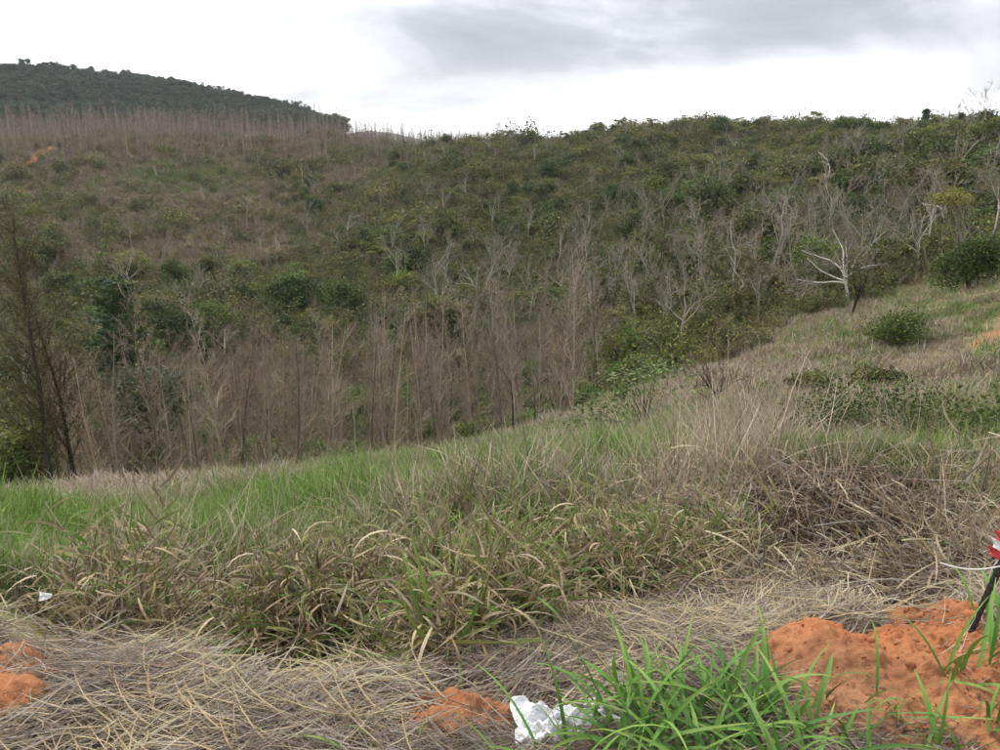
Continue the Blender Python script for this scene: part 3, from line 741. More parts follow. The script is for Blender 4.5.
# eucalyptus on the dark hill
sp = spread_things(60000, 3600, lambda px, py, x, y: np.interp(px, [230, 350], [1.0, 0]), 430, 690, 3.4, -.64, 0, 14)
sp.sort(key=lambda p: -((p[2] + 16 - EYE) / math.hypot(p[0], p[1])) + 0.02 * abs(rng.normal()))
pxo = lambda p: float(project(np.float64(p[0]), np.float64(p[1]), np.float64(p[2]))[0])
for a_, b_, w_ in ((-9999, 70, 'left end'), (70, 150, 'middle left'), (150, 230, 'middle right'), (230, 9999, 'right end')):
    put([p for p in sp[:300] if a_ <= pxo(p) < b_], 'euc', 'eucalyptus_tree', 'tall dark eucalyptus at the ' + w_ + ' of the dark hill crest', 'tree', 'eucalyptus trees at the ' + w_ + ' of the dark hill crest', .6, .85)
for k in range(46):
    ppx = rng.uniform(150, 315); a_, _ = pix_ray(ppx, 110); r_ = np.linspace(520, 700, 90); z_ = height(np.sin(a_) * r_, np.cos(a_) * r_); q = int(np.argmax((z_ - EYE) / r_))
    thing('crest_eucalyptus', 'slim eucalyptus standing clear of the forest on the dark hill crest', 'tree', (float(np.sin(a_) * r_[q]), float(np.cos(a_) * r_[q]), float(z_[q])), rng.uniform(0, 6), (.5, .5, float(rng.uniform(.65, .85))), group='slim eucalyptus on the dark hill crest', mesh=K['euc'][rng.integers(5)][2])
rest = np.array(sp[300:])
scatter('eucalyptus_forest', 'dark blue-green eucalyptus forest below the hill crest', [k[2] for k in K['euc']], rest, zrot(len(rest), .03), rng.uniform(.6, .9, len(rest)))

# brown leafless trees down in the valley, in front of the slope
VAL = lambda px, py, x, y: ((px > 60) & (px < 600)) * np.interp(px, [60, 480, 600], [1.0, .9, .1])
vs_ = spread_things(6000, 190, VAL, 37, 72, 1.8, h=8)
for a_, b_, w_ in ((-9999, 200, 'left of'), (200, 330, 'around'), (330, 420, 'just right of'), (420, 9999, 'far right of')):
    put([p for p in vs_ if a_ <= project(np.float64(p[0]), np.float64(p[1]), np.float64(p[2]))[0] < b_], 'dead', 'brown_twiggy_tree', 'thin brown leafless valley tree %s the straight black-and-pale trunk' .replace('%s', w_), 'tree', 'brown leafless valley trees ' + w_ + ' the straight trunk', .6, 1.25, 90)

put([p for p in spread_things(3000, 60, lambda px, py, x, y: ((px < 640) & (px > -20)) * np.interp(px, [0, 150, 300, 640], [.5, .25, .15, .15]), 44, 70, 3.0, h=3)], 'bright', 'valley_shrub', 'green shrub growing among the brown leafless valley trees', 'shrub', 'green shrubs among the valley trees', .5, 1.2, 90)
# ------------------------------------------------------------------ trees that stand out
def single(name, label, cat, px, row_base, r, geo, cmat, sc=1.0, rz=None, tilt=(0, 0)):
    loc = hit(px, row_base) if r is None else at(px, r, row_base)
    t, c = geo
    return thing(name, label, cat, loc, rng.uniform(0, 6.28) if rz is None else rz, sc, [('trunk', t.mesh(name + '_trunk', M_BARK, smooth=True)), ('crown', c.mesh(name + '_crown', cmat))], tilt=tilt)
CAS = [(0.115, 0.085, 0.05), (0.14, .10, .055), (.10, .085, .045)]
def casuarina(H, olive):
    t, c = dead_tree(H, .16, 60, 3.2, bark=[(0.05, .04, .032)], twig=CAS, tw=.016, start=.25, ang=.8, ntw=9)
    V = np.concatenate(c.V); n = 5200
    q = V[rng.integers(0, len(V), n)] + rng.normal(0, .15, (n, 3))
    c.add(*leaves(q, .10 * rng.uniform(.5, 1.3, n), pal(CAS + olive, n, .2), 0.0, .14))
    return t, c
single('dark_stemmed_tree', 'tall dark-stemmed tree with thin brown foliage nearest the left edge', 'tree', 24, 330, 40, casuarina(14.5, OLIVE), M_LEAF)
single('dark_stemmed_tree', 'tall dark-stemmed tree with thin rusty foliage, second from the left edge', 'tree', 52, 330, 41, casuarina(13.5, [(0.15, .09, .05)]), M_LEAF)
single('edge_shrub_tree', 'leafy green tree cut off by the left edge above the dry grass', 'tree', -12, 330, 42, leafy_tree(lobes_dome(4, 7, 8), 4200, .13, MIDG, 6, .1), M_LEAF)
# rounded leafy tree
lb = [(0.2, 0, 13.2, 1.7, 1.5, 1.4), (1.0, .3, 11.8, 1.6, 1.5, 1.2), (-1.4, -.3, 11.3, 1.7, 1.5, 1.1), (-2.4, .3, 10.2, 1.3, 1.3, .8), (.4, .2, 10.4, 1.9, 1.6, .9), (1.7, 0, 10.2, 1.0, 1.0, .8), (-.8, 0, 8.6, 1.6, 1.5, .8)]
single('round_crowned_tree', 'tall leafy tree with rounded dark green crown rising above the brown slope', 'tree', 120, 330, 62, leafy_tree(lb, 5200, .16, DARKG + BLUEG + MIDG[:1], 12.5, .16, 1, GREYBARK, .5, 14, .32), M_LEAF)
lb = [(0, 0, 7.2, 2.4, 2, 1.2), (1.3, .3, 6.0, 1.5, 1.4, 1.0), (-1.6, 0, 6.0, 1.7, 1.6, 1.1), (.2, .1, 4.8, 1.9, 1.6, .9)]
single('pale_stemmed_tree', 'grey-green tree with forked pale stem below the rounded leafy tree', 'tree', 148, 400, 55, leafy_tree(lb, 3200, .14, [(0.085, .10, .06), (.07, .085, .045)], 7, .13, 2, [(0.36, .31, .25)], .4, 10, .35), M_LEAF)
single('burnt_trunk_tree', 'leafless tree with straight black-and-pale trunk above the green grass', 'tree', 292, 400, 36, dead_tree(8.6, .10, 24, 1.3, bark=[(0.13, .10, .085)], twig=[(0.26, .19, .15)], tw=.012, start=.4), M_TWIG)
for px_, r_, h_, w_ in ((513, 31, 2.6, 'tall black burnt stub left of its paler twin on the dry slope'), (534, 31, 2.4, 'slim brown dead stub right of the black one on the dry slope')):
    t, c = dead_tree(h_, .055, 9, .7, bark=[(0.035, .03, .028)] if px_ == 513 else [(.13, .10, .08)], tw=.008, start=.35, ntw=4)
    single('dead_stub', w_, 'dead tree', px_, 440, r_, (t, c), M_TWIG)
single('white_branched_tree', 'large leafless tree with wide whitish branches at the valley head', 'tree', 848, 330, 58, bare_tree(7.6, .17, .34, 9, 7, 7, 4, ang=.85, up=.03, bark=[(0.55, .52, .47)], twig=[(0.32, .285, .24), (.26, .23, .19)], tw=.017), M_TWIG, .72)
single('bare_spreading_tree', 'low leafless tree with whitish fan of branches on the middle of the slope', 'tree', 604, 315, 93, bare_tree(4.6, .14, .25, 7, 6, 5, 3, ang=.95, up=.02, bark=[(0.42, .39, .34)], twig=[(0.32, .29, .25)], tw=.02), M_TWIG)
single('broken_white_trunk', 'short pale dead trunk with two prongs high on the wooded slope', 'dead tree', 826, 205, 118, bare_tree(6, .17, .6, 3, 2, 1, 0, ang=.35, bark=[(0.5, .47, .42)], twig=[(0.5, .47, .42)], tw=.04), M_TWIG)
t, c = bare_tree(6.2, .14, .35, 5, 5, 5, 3, ang=.8, bark=[(0.05, .042, .035)], twig=[(0.14, .11, .08)], leafc=OLIVE, nleaf=900, leafsize=.08)
single('dark_forked_tree', 'dark-trunked forked tree under the whitish branched tree', 'tree', 848, 335, 50, (t, c), M_LEAF, .62)
single('tall_pale_tree', 'tall pale forked tree with yellow-green flat top above the bare slope', 'tree', 935, 300, 55, leafy_tree([(0, 0, 7.6, 2.4, 2, .35), (-1.9, .3, 7.2, 1.4, 1.3, .3), (2.0, 0, 7.4, 1.6, 1.4, .3), (-3.2, 0, 7.9, 1.2, 1, .25)], 2600, .11, YELG, 8, .13, 2, [(0.30, .26, .21)], 1.0, 14, .28, .1), M_LEAF, .72)
single('dark_bush', 'dense dark green bush at the right edge above the bare slope', 'bush', 972, 285, 47, leafy_tree([(0, 0, 1.5, 1.5, 1.4, 1.1), (-1.3, 0, 1.0, 1.1, 1.1, .9), (1.2, 0, 1.7, 1.1, 1.1, .8), (.4, 0, 2.3, .9, .9, .6)], 8000, .075, DARKG, 2, .08, 3), M_LEAF)
single('leaning_bush', 'dark glossy green bush alone on the grassy slope below the bare trees', 'bush', 892, 352, None, leafy_tree([(0, 0, .75, .8, .7, .6), (.5, .1, 1.15, .6, .6, .45), (-.7, 0, .45, .6, .6, .4)], 5000, .05, DARKG + MIDG[:1], 1.2, .05, 3), M_LEAF, 1.0)
single('round_green_bush', 'rounded dark green bush in the middle of the brown valley trees', 'bush', 458, 330, 78, leafy_tree(lobes_dome(5, 4.6, 9), 4600, .16, MIDG + DARKG, 3.6, .1, 2), M_LEAF)
for px_, rb_, r_, s_, lab in ((315, 330, 97, 1.15, 'wide bright green shrub above the straight black-and-pale trunk'), (372, 330, 95, .9, 'bright green shrub right of the wide one above the brown trees'), (395, 330, 90, .75, 'small bright green shrub between the wide shrub and the rounded bush'), (265, 330, 120, 1.2, 'green shrub patch climbing the brown slope'), (300, 330, 135, .9, 'upper green shrub on the brown slope')):
    single('bright_green_shrub', lab, 'shrub', px_, rb_, r_, leafy_tree(lobes_dome(5.2, 2.6, 8), 3000, .15, BRIGHTG + MIDG[:1], 2, .06, 3), M_LEAF, s_)
single('yellow_green_shrub', 'tall yellow-green shrub right of the brown valley trees', 'shrub', 632, 350, 62, leafy_tree(lobes_dome(3, 5, 8), 3200, .12, BRIGHTG + YELG, 4, .08, 2), M_LEAF, .95)
single('big_leaved_shrub', 'open many-stemmed shrub with large pale green leaves beyond the grass', 'shrub', 640, 437, None, leafy_tree([(0, 0, 1.25, 1.0, .9, .35), (.8, 0, .95, .7, .7, .3), (-.5, 0, 1.5, .6, .6, .3), (1.2, .2, .7, .5, .5, .25)], 800, .06, [(0.13, .19, .06), (.16, .21, .08), (.09, .14, .045)], 1.2, .035, 5, BROWNBARK, .8, 14, .22, .3), M_LEAF, 1.05)
single('low_leafy_shrub', 'low grey-green leafy shrub on the dry slope left of the large-leaved one', 'shrub', 594, 436, None, leafy_tree([(0, 0, .35, .7, .6, .3), (.5, 0, .25, .5, .5, .25)], 420, .07, [(0.11, .15, .06), (.13, .16, .075)], .5, .02, 4, BROWNBARK, .8, 8, .15, .3), M_LEAF, 1.1)
single('dry_forked_shrub', 'small dark leafless forked shrub at the edge of the tall dry grass', 'shrub', 716, 412, None, bare_tree(1.7, .05, .25, 6, 6, 5, 3, ang=.6, bark=[(0.07, .055, .045)], twig=[(0.13, .095, .075)], tw=.008), M_TWIG, 1.0)
single('red_leaved_shrub', 'tiny shrub with dull red leaves at the top of the dry slope', 'shrub', 607, 399, None, leafy_tree([(0, 0, .2, .55, .4, .18)], 260, .06, [(0.22, .05, .03), (.16, .06, .035)], .3, .015, 3, BROWNBARK, .6, 5, .12, .3), M_LEAF)
for px_, rb_, s_, lab in ((880, 460, 1.6, 'low dark green-brown bush on the grass, left one of the row'), (932, 458, 2.0, 'widest low dark green bush on the grass behind the straw'), (985, 452, 1.8, 'low dark bush touching the right edge behind the straw')):
    single('low_dark_bush', lab, 'bush', px_, rb_, 10.0, leafy_tree([(0, 0, .22, .5, .4, .26), (.4, 0, .2, .4, .4, .22), (-.35, .1, .18, .4, .4, .22)], 5200, .014, DARKG + DARKG + MIDG[:1], .4, .012, 5, BROWNBARK, .4, 8, .10, .4), M_LEAF, s_)
for px_, rb_, s_, lab in ((815, 402, 1.0, 'small dark shrub in the tan grass beside the pale track'), (768, 406, .8, 'small dusty shrub at the foot of the tan slope'), (880, 395, .9, 'small grey-green shrub at the edge of the tan track')):
    single('small_slope_shrub', lab, 'shrub', px_, rb_, None, leafy_tree([(0, 0, .4, .6, .5, .4), (.4, 0, .3, .4, .4, .3)], 1300, .06, DARKG + OLIVE, .6, .03, 4, BROWNBARK, .4, 8, .14, .4), M_LEAF, s_)

# skyline
def ridge_spot(px):
    a, _ = pix_ray(px, 130)
    r_ = np.linspace(120, 260, 200); z_ = height(np.sin(a) * r_, np.cos(a) * r_)
    k = int(np.argmax((z_ - EYE) / r_)); return float(np.sin(a) * r_[k]), float(np.cos(a) * r_[k]), float(z_[k])
for px_, lab, s_, ti in ((924, 'dark bushy-topped tree standing up from the ridge line', .8, 0.0), (955, 'dark leaning tree on the ridge line right of the bushy-topped one', .62, .25)):
    x_, y_, z_ = ridge_spot(px_)
    t, c = leafy_tree([(0, 0, 6.4, .9, .9, .9), (.3, 0, 5.4, 1.0, .9, .7), (-.3, 0, 4.6, .8, .8, .6)], 1200, .2, DARKG, 6, .13, 1, BROWNBARK, .3, 8, .3, .3)
    thing('ridge_tree', lab, 'tree', (x_, y_, z_), .3, s_, [('trunk', t.mesh('ridge_tree_trunk', M_BARK)), ('crown', c.mesh('ridge_tree_crown', M_LEAF))], tilt=(0, ti))
for px_ in (829, 838, 845, 862, 868, 886, 890, 897, 903, 912, 939, 946):
    x_, y_, z_ = ridge_spot(px_)
    t, c, j = K['plateau'][rng.integers(5)]
    thing('wispy_ridge_tree', 'wispy leafless tree fading into the white sky along the ridge', 'tree', (x_, y_, z_), rng.uniform(0, 6), float(rng.uniform(.42, .6)), [('trunk', t), ('crown', c)], 'wispy leafless trees on the ridge', (0, .12))
x_, y_, z_ = ridge_spot(502)
t, c = bare_tree(8, .16, .45, 6, 6, 6, 3, ang=.95, up=.0, tw=.03)
thing('umbrella_tree', 'leafless umbrella-shaped tree on the skyline above the middle of the slope', 'tree', (x_, y_, z_), 0, .9, [('trunk', t.mesh('umbrella_trunk', M_BARK)), ('crown', c.mesh('umbrella_crown', M_TWIG))])
for i in range(60):
    px_ = rng.uniform(470, 1010); x_, y_, z_ = ridge_spot(px_)
    kk = rng.choice(['dome', 'pads', 'bare', 'semi'], p=[.35, .25, .2, .2])
    j = K[kk][rng.integers(len(K[kk]))][2]
    thing('crest_tree', 'small tree in the uneven row along the crest of the wooded ridge', 'tree', (x_, y_, z_ - .3), rng.uniform(0, 6), float(rng.uniform(.45, .8)), group='trees along the crest of the ridge', mesh=j)

# ------------------------------------------------------------------ grasses
GREEN = [(0.145, 0.235, 0.038), (0.185, 0.285, 0.05), (0.11, 0.19, 0.036), (0.23, 0.30, 0.09)]
GREYGREEN = [(0.16, .20, .10), (0.20, .23, .12), (.14, .17, .075)]
TAN = [(0.40, 0.32, 0.205), (0.32, 0.255, 0.17), (0.45, 0.375, 0.265), (0.27, 0.205, 0.125)]
GREYSTRAW = [(0.27, 0.23, 0.19), (0.19, 0.158, 0.128), (0.36, 0.31, 0.26), (0.13, 0.106, 0.084)]
DEADLEAF = [(0.27, 0.20, 0.115), (0.20, 0.145, 0.085), (0.35, 0.28, 0.175), (0.14, 0.10, 0.06), (0.43, .36, .25)]
YOLIVE = [(0.20, 0.19, 0.05), (0.15, 0.16, 0.045), (0.25, .22, .07)]
def clump(n, rad, h, hj, w, colors, mt, weights=None, lean=.25, bend=.9, seg=4, twist=.3, tip=None, across=2, name='grass_clump', sway=.4, kink=1.3):
    a = rng.uniform(0, 6.283, n); rr_ = rad * np.sqrt(rng.uniform(0, 1, n))
    P = np.c_[np.cos(a) * rr_, np.sin(a) * rr_, np.full(n, -.02)]
    C = pal(colors, n, .14, weights)
    tp = pal(tip, n) if tip else None
    g = Geo(); g.add(*blades(P, rng.uniform(0, 6.283, n), np.abs(rng.normal(lean, lean * .6, n)), rng.normal(bend, .45, n), h * rng.uniform(1 - hj, 1 + hj, n), w * rng.uniform(.7, 1.3, n), C, tp, seg, sway, twist, across, kink))
    return g.mesh(name, mt)
CL_GREEN = [clump(70, .22, .34, .35, .0075, GREEN, M_GRASS, tip=GREEN) for i in range(5)]
CL_MIX = [clump(60, .22, .36, .35, .007, GREYGREEN + TAN[:2] + GREEN[:1], M_GRASS, tip=TAN) for i in range(4)]
CL_DRY = [clump(60, .24, .42, .4, .006, TAN + GREYSTRAW, M_STRAW, lean=.4, bend=.8) for i in range(5)]
CL_STEM = [clump(10, .2, .85, .35, .0055, TAN + [(0.5, .43, .31)], M_STRAW, lean=.18, bend=.45, seg=5, twist=.1) for i in range(4)]
CL_FARDRY = [clump(46, .5, .5, .4, .022, TAN + GREYSTRAW + DEADLEAF[:1], M_STRAW, lean=.4, bend=.8, seg=3) for i in range(4)]
CL_FARGREEN = [clump(46, .5, .42, .4, .022, GREEN + GREYGREEN[:1], M_GRASS, lean=.3, bend=.9, seg=3) for i in range(4)]
def grass_cover(lab, n, r0, r1, keepf, pg, pm, pd, sg, names):
    x, y = wedge(n, r0, r1, -.68, .68, 1.35)
    z = height(x, y); px, py = project(x, y, z)
    ok = visible(x, y, z, .5) & (px > -60) & (px < 1060) & keepf(px, py, x, y)
    x, y, z, px, py = x[ok], y[ok], z[ok], px[ok], py[ok]
    g = grass_green(px, py) / 10 + fbm(x * .5, y * .5, 90, 3) * .38
    u = rng.uniform(0, 1, len(x))
    kind = np.where(u < g * 1.5 - .08, 0, np.where(u < g * 1.5 + .12, 1, 2))
    small = np.where((np.hypot(x, y) < 9) & (px > 640), .5, 1.0) * np.where((np.hypot(x, y) < 6.5) & (px < 200), .55, 1.0) * np.clip(1 + 1.1 * fbm(x * .8, y * .8, 91, 3), .55, 1.6)
    trk = (np.abs(py - 342 + (px - 985) * .36 + 8 * fbm(x * .4, y * .4, 15, 2)) < 11) & (px > 790)
    kind = np.where(trk, 2, kind); small = np.where(trk, .55, small)
    for k, pr in enumerate((pg, pm, pd)):
        s = kind == k
        if s.sum() and pr:
            scatter(names[k], lab[k], pr, np.c_[x[s], y[s], z[s]], zrot(int(s.sum()), .15), rng.uniform(*sg, int(s.sum())) * small[s])
LEDGE = lambda q: np.interp(q, [-50, 0, 100, 200, 270, 330, 400, 470, 560, 650, 720, 800], [640, 645, 668, 697, 716, 712, 695, 664, 640, 622, 600, 580])
x, y = wedge(60000, 130, 260, -.45, -.2); z = height(x, y); px, py = project(x, y, z)
s = rng.uniform(0, 1, len(x)) < np.exp(-((px - 190) / 52) ** 2 - ((py - 178) / 15) ** 2) * (.75 + fbm(x * .08, y * .08, 57, 3))
scatter('meadow_grass', 'bright green grass patch high on the left of the far slope', CL_FARGREEN, np.c_[x, y, z][s], zrot(int(s.sum())), rng.uniform(1.0, 2.0, int(s.sum())))
bare_track = lambda px, py: ((np.abs((py - 342) + (px - 985) * .42) < 11) & (px > 968)) | ((np.abs(py - 506) < 8) & (px > 962))
grass_cover(('short green grass on the slope below the straw', 'mixed grey-green grass on the slope', 'pale dry grass on the slope'),
            17000, 3.5, 16, lambda px, py, x, y: ~bare_track(px, py) & ((np.hypot(x, y) > 4.5) | (px < 140)) & (py < LEDGE(px) - 15), CL_GREEN, CL_MIX, CL_DRY, (.7, 1.25), ('green_grass', 'mixed_grass', 'dry_grass'))
grass_cover(('green grass at the far edge of the near slope', 'grey-green grass at the far edge of the near slope', 'tan dry grass at the far edge of the near slope'),
            24000, 15, 62, lambda px, py, x, y: ~bare_track(px, py) & ((np.hypot(x, y) < 46) | (px > 780) | ((px > 600) & (np.hypot(x, y) < 54))), CL_FARGREEN, CL_FARGREEN[:2] + CL_FARDRY[:2], CL_FARDRY, (.45, .9), ('green_grass', 'mixed_grass', 'dry_grass'))
# tall pale stems
x, y = wedge(4200, 4.2, 22, -.6, .55, 1.1); z = height(x, y); px, py = project(x, y, z)
s = (fbm(x * .6, y * .6, 95, 3) + .9 * np.exp(-((px - 560) / 230) ** 2 - ((py - 500) / 60) ** 2) + .45 * np.exp(-((px - 760) / 70) ** 2 - ((py - 450) / 45) ** 2) > .36) & (px > 260)
scatter('dry_grass_stems', 'tall pale dry grass stems standing above the green grass', CL_STEM, np.c_[x, y, z][s], zrot(int(s.sum()), .15), rng.uniform(.45, 1.0, int(s.sum())))
# tall dry grass tussock left of the straw bank
x = rng.normal(1.9, .5, 70)[:42]; y = rng.normal(6.6, .8, 70)[:42]; z = height(x, y)
scatter('dry_grass_stems', 'tall leaning pale grass tussock behind the straw bank', CL_STEM + CL_DRY[:1], np.c_[x, y, z], np.c_[rng.normal(0, .15, 42), rng.normal(.35, .2, 42), rng.uniform(-.6, .6, 42)], rng.uniform(.7, 1.1, 42))

# thin pale stalks leaning over the drooping grass on the left
x, y = wedge(150, 3.7, 5.6, -.55, .0, 1.3); z = height(x, y)
scatter('dry_grass_stems', 'thin pale stalks leaning above the drooping grass', CL_STEM, np.c_[x, y, z], np.c_[rng.normal(.1, .2, 150), rng.normal(.45, .3, 150), rng.normal(0, .5, 150)], rng.uniform(.4, .85, 150))
# half-dead broad-leaved grass drooping over the hollow
def culm_clump(nc, nlv, L, lw, ll, colors, tip, wts=None):
    """arching culms with long drooping leaves at their nodes"""
    g = Geo()
    P = np.c_[rng.normal(0, .07, (nc, 2)), np.full(nc, -.03)]
    D = norm(np.c_[rng.normal(0, .4, (nc, 2)), np.ones(nc)])
    Lc = L * rng.uniform(.55, 1.2, nc)
    p, d, ra = branches(P, D, Lc, np.full(nc, .0028), np.full(nc, .0012), 6, .12, -.10)
    g.add(*tubes(p, d, ra, 3, pal(TAN + DEADLEAF, nc)))
    n = nc * nlv; ci = np.repeat(np.arange(nc), nlv); t = np.clip(np.tile((np.arange(nlv) + .6) / nlv, nc) + rng.normal(0, .05, n), .05, .98) * 6
    i = np.minimum(t.astype(int), 5); f = (t - i)[:, None]
    Q = p[ci, i] * (1 - f) + p[ci, i + 1] * f
    g.add(*blades(Q, rng.uniform(0, 6.283, n), np.abs(rng.normal(.9, .35, n)), rng.normal(1.4, .6, n), ll * rng.uniform(.5, 1.25, n), lw * rng.uniform(.55, 1.25, n), pal(colors, n, .16, wts), pal(tip, n), 6, .7, .5, wbase=.5))
    return g.mesh('leafy_grass', M_GRASS)
CL_TUFT = [culm_clump(17, 7, .42, .0085, .165, DEADLEAF + YOLIVE[:2] + GREEN[2:3], DEADLEAF) for i in range(6)]
CL_TUFTG = [clump(26, .10, .38, .3, .014, GREEN + YOLIVE, M_GRASS, lean=.35, bend=1.3, seg=6, twist=.35, tip=GREEN + DEADLEAF[:1]) for i in range(3)]
CL_LOOSE = [clump(40, .2, .30, .4, .004, TAN + GREYSTRAW + DEADLEAF, M_STRAW, lean=.7, bend=1.3, seg=5, twist=.4, sway=.9) for i in range(4)]
x, y = wedge(3000, 2.4, 5.2, -.55, .34, 1.3); z = height(x, y); px, py = project(x, y, z)
tuft = (px > 50) & (px < 760) & (py < LEDGE(px) - 12) & (py > np.interp(px, [50, 150, 300, 420, 600, 760], [628, 618, 612, 592, 566, 552]) + 30 * fbm(x * 1.3, y * 1.3, 71, 2)) & ~((py > 600) & (px > 520))
u = rng.uniform(0, 1, len(x)); gp = .10 + .3 * np.exp(-((px - 480) / 90) ** 2 - ((py - 590) / 45) ** 2) + .25 * np.exp(-((px - 680) / 60) ** 2 - ((py - 560) / 40) ** 2)
dens = rng.uniform(0, 1, len(x)) < np.where((py > LEDGE(px) - 80) & (px > 130) & (px < 430), .04, 1.0)
for nm, lab, pr, s in (('drooping_grass', 'half-dead brown and olive grass drooping over the hollow', CL_TUFT, tuft & (u > gp) & (u < .72) & dens), ('green_grass_tufts', 'green tufts growing among the drooping brown grass', CL_TUFTG, tuft & (u < gp) & dens & ~((py > LEDGE(px) - 95) & (px < 430))), ('loose_dry_grass', 'fine dry stalks tangled through the drooping grass', CL_LOOSE, tuft & (u > .72) & dens)):
    n = int(s.sum()); front = np.clip((py[s] - LEDGE(px[s]) + 125) / 60, 0, 1) * (px[s] < 470)
    # they lean out of the bank, towards the hollow and the viewer
    scatter(nm, lab, pr, np.c_[x, y, z][s], np.c_[rng.normal(.3, .2, n) + .45 * front, rng.normal(0, .2, n), rng.normal(0, .5, n)], rng.uniform(.7, 1.15, n) * (1 + .25 * front), real=True)

# matted straw on the near bank
def mat_clump(n, rad, L, w, colors, spreadang, hz=.04):
    P = np.c_[rng.normal(0, rad, (n, 2)), rng.uniform(.0, hz, n)]
    g = Geo(); g.add(*blades(P - np.array([L / 2, 0, 0]), rng.normal(0, spreadang, n), rng.normal(1.48, .12, n), rng.normal(.12, .25, n), L * rng.uniform(.5, 1.3, n), w * rng.uniform(.6, 1.5, n), pal(colors, n, .18), None, 5, .55, .5, wbase=.9))
    return g.mesh('straw_mat', M_STRAW)
MATS = [mat_clump(60, .055, .20, .0027, GREYSTRAW + TAN[1:2] + DEADLEAF[1:2], .34, .045) for i in range(6)]
MATS_T = [mat_clump(50, .06, .19, .0032, TAN[1:2] + DEADLEAF[:3] + GREYSTRAW, .4, .045) for i in range(5)]
MATS2 = [mat_clump(24, .08, .30, .0068, GREYSTRAW + TAN + DEADLEAF, .9, .08) for i in range(5)]
x, y = wedge(5200, 1.45, 3.5, -.7, .7, 1.2); z = height(x, y); px, py = project(x, y, z)
soil_r = ((px - 885) / 125) ** 2 + ((py - 690) / 95) ** 2 < 1 + fbm(x * 5, y * 5, 5, 2)
soil_l = (px < 125) & (py > 650) & (fbm(x * 5, y * 5, 8, 3) > -.16)
soil_c = (((px - 452) / 72) ** 2 + ((py - 722) / 42) ** 2 < 1 + fbm(x * 9, y * 9, 6, 2)) | (((px - 568) / 72) ** 2 + ((py - 738) / 36) ** 2 < 1)
hollow = py < LEDGE(px) - 4 + 14 * fbm(x * 3, y * 3, 70, 2)
s = ~soil_r & ~soil_c & ~(soil_l & (rng.uniform(0, 1, len(x)) < .85)) & ~hollow
flow = fbm(x * 2.2, y * 2.2, 33, 2) * 2.0 + .1
tanner = fbm(x * 2.5, y * 2.5, 37, 3) + rng.normal(0, .12, len(x)) > .06
for lab, pr, q in (('matted grey straw lying flat on the near bank', MATS, s & ~tanner), ('golden-brown straw patches among the grey straw', MATS_T, s & tanner)):
    n = int(q.sum())
    scatter('straw_mat', lab, pr, np.c_[x, y, z + .004][q], np.c_[rng.normal(0, .08, n), rng.normal(0, .08, n), flow[q] + rng.normal(0, .25, n) + np.pi * rng.integers(0, 2, n)], rng.uniform(.7, 1.3, n), real=True)
# the straw heap over the bank on the right
x = rng.uniform(.75, 3.6, 1900); y = rng.uniform(2.95, 5.3, 1900); z = height(x, y); px, py = project(x, y, z)
s = (px > 640) & (px < 1080) & (py > 485) & (py < 650) & ~((py > 605) & (px > 780)) & (fbm(x * 3, y * 3, 44, 3) > -.33) & (((px - 832) / 32) ** 2 + ((py - 572) / 17) ** 2 > 1) & (((px - 885) / 26) ** 2 + ((py - 545) / 14) ** 2 > 1)
n = int(s.sum())
scatter('straw_heap', 'tangled dead stalks draped over the bank behind the soil', MATS2 + MATS[:2], np.c_[x, y, z + .02][s], np.c_[rng.normal(0, .25, n), rng.normal(.1, .3, n), np.where(rng.uniform(0, 1, n) < .5, rng.normal(-.15, .35, n), rng.normal(-1.35, .45, n))], rng.uniform(.7, 1.3, n), real=True)
s2 = s & (rng.uniform(0, 1, 1900) < .3)
n = int(s2.sum())
scatter('loose_dry_grass', 'broken dry stalks sticking out of the straw heap', CL_LOOSE + CL_DRY[:2], np.c_[x, y, z][s2], np.c_[rng.normal(.3, .3, n), rng.normal(.2, .3, n), rng.uniform(0, 6.28, n)], rng.uniform(.6, 1.0, n), real=True)

# ------------------------------------------------------------------ broad-bladed green grass plants, each blade a part
BG = [(0.085, 0.20, 0.035), (0.12, 0.26, 0.045), (0.07, 0.165, 0.04), (0.15, 0.27, 0.06)]
def blade_mesh(L, W, lean, bend, c):
    g = Geo(); o1 = np.ones(1)
    g.add(*blades(np.zeros((1, 3)), np.zeros(1), o1 * lean, o1 * bend, o1 * L, o1 * W, np.array([c]), np.array([c]) * rng.uniform(.9, 1.2) + np.array([[.08, .03, .01]]) * rng.uniform(0, 1.2), 9, .25, .25, 3, 1.6, .35, .45))
    return g.mesh('blade', M_GRASS, smooth=True)
BLADES = [blade_mesh(rng.uniform(.26, .42), rng.uniform(.011, .024), rng.uniform(.2, .9), rng.uniform(.3, 1.7), BG[rng.integers(4)]) for i in range(30)]
def grass_plant(label, x, y, n, spread, smin, smax, group=None, z=None):
    z = heap_z(x, y) + .015 if z is None else z
    o = thing('grass_plant', label, 'grass plant', (x, y, z - .01), 0, 1.0)
    if group: o['group'] = group
    for i in range(n):
        b = link('blade', BLADES[rng.integers(len(BLADES))], o)
        b.location = (rng.normal(0, spread), rng.normal(0, spread), 0)
        b.rotation_euler = (rng.normal(0, .15), rng.normal(0, .15), rng.uniform(0, 6.283))
        s_ = rng.uniform(smin, smax); b.scale = (s_, s_, s_)
    return o
def gp_px(label, px, py, n, spread, smin, smax, group=None):
    x, y, _ = hit(px, py); return grass_plant(label, x, y, n, spread, smin, smax, group)
G1 = 'broad green grass along the bottom edge between plastic and soil'
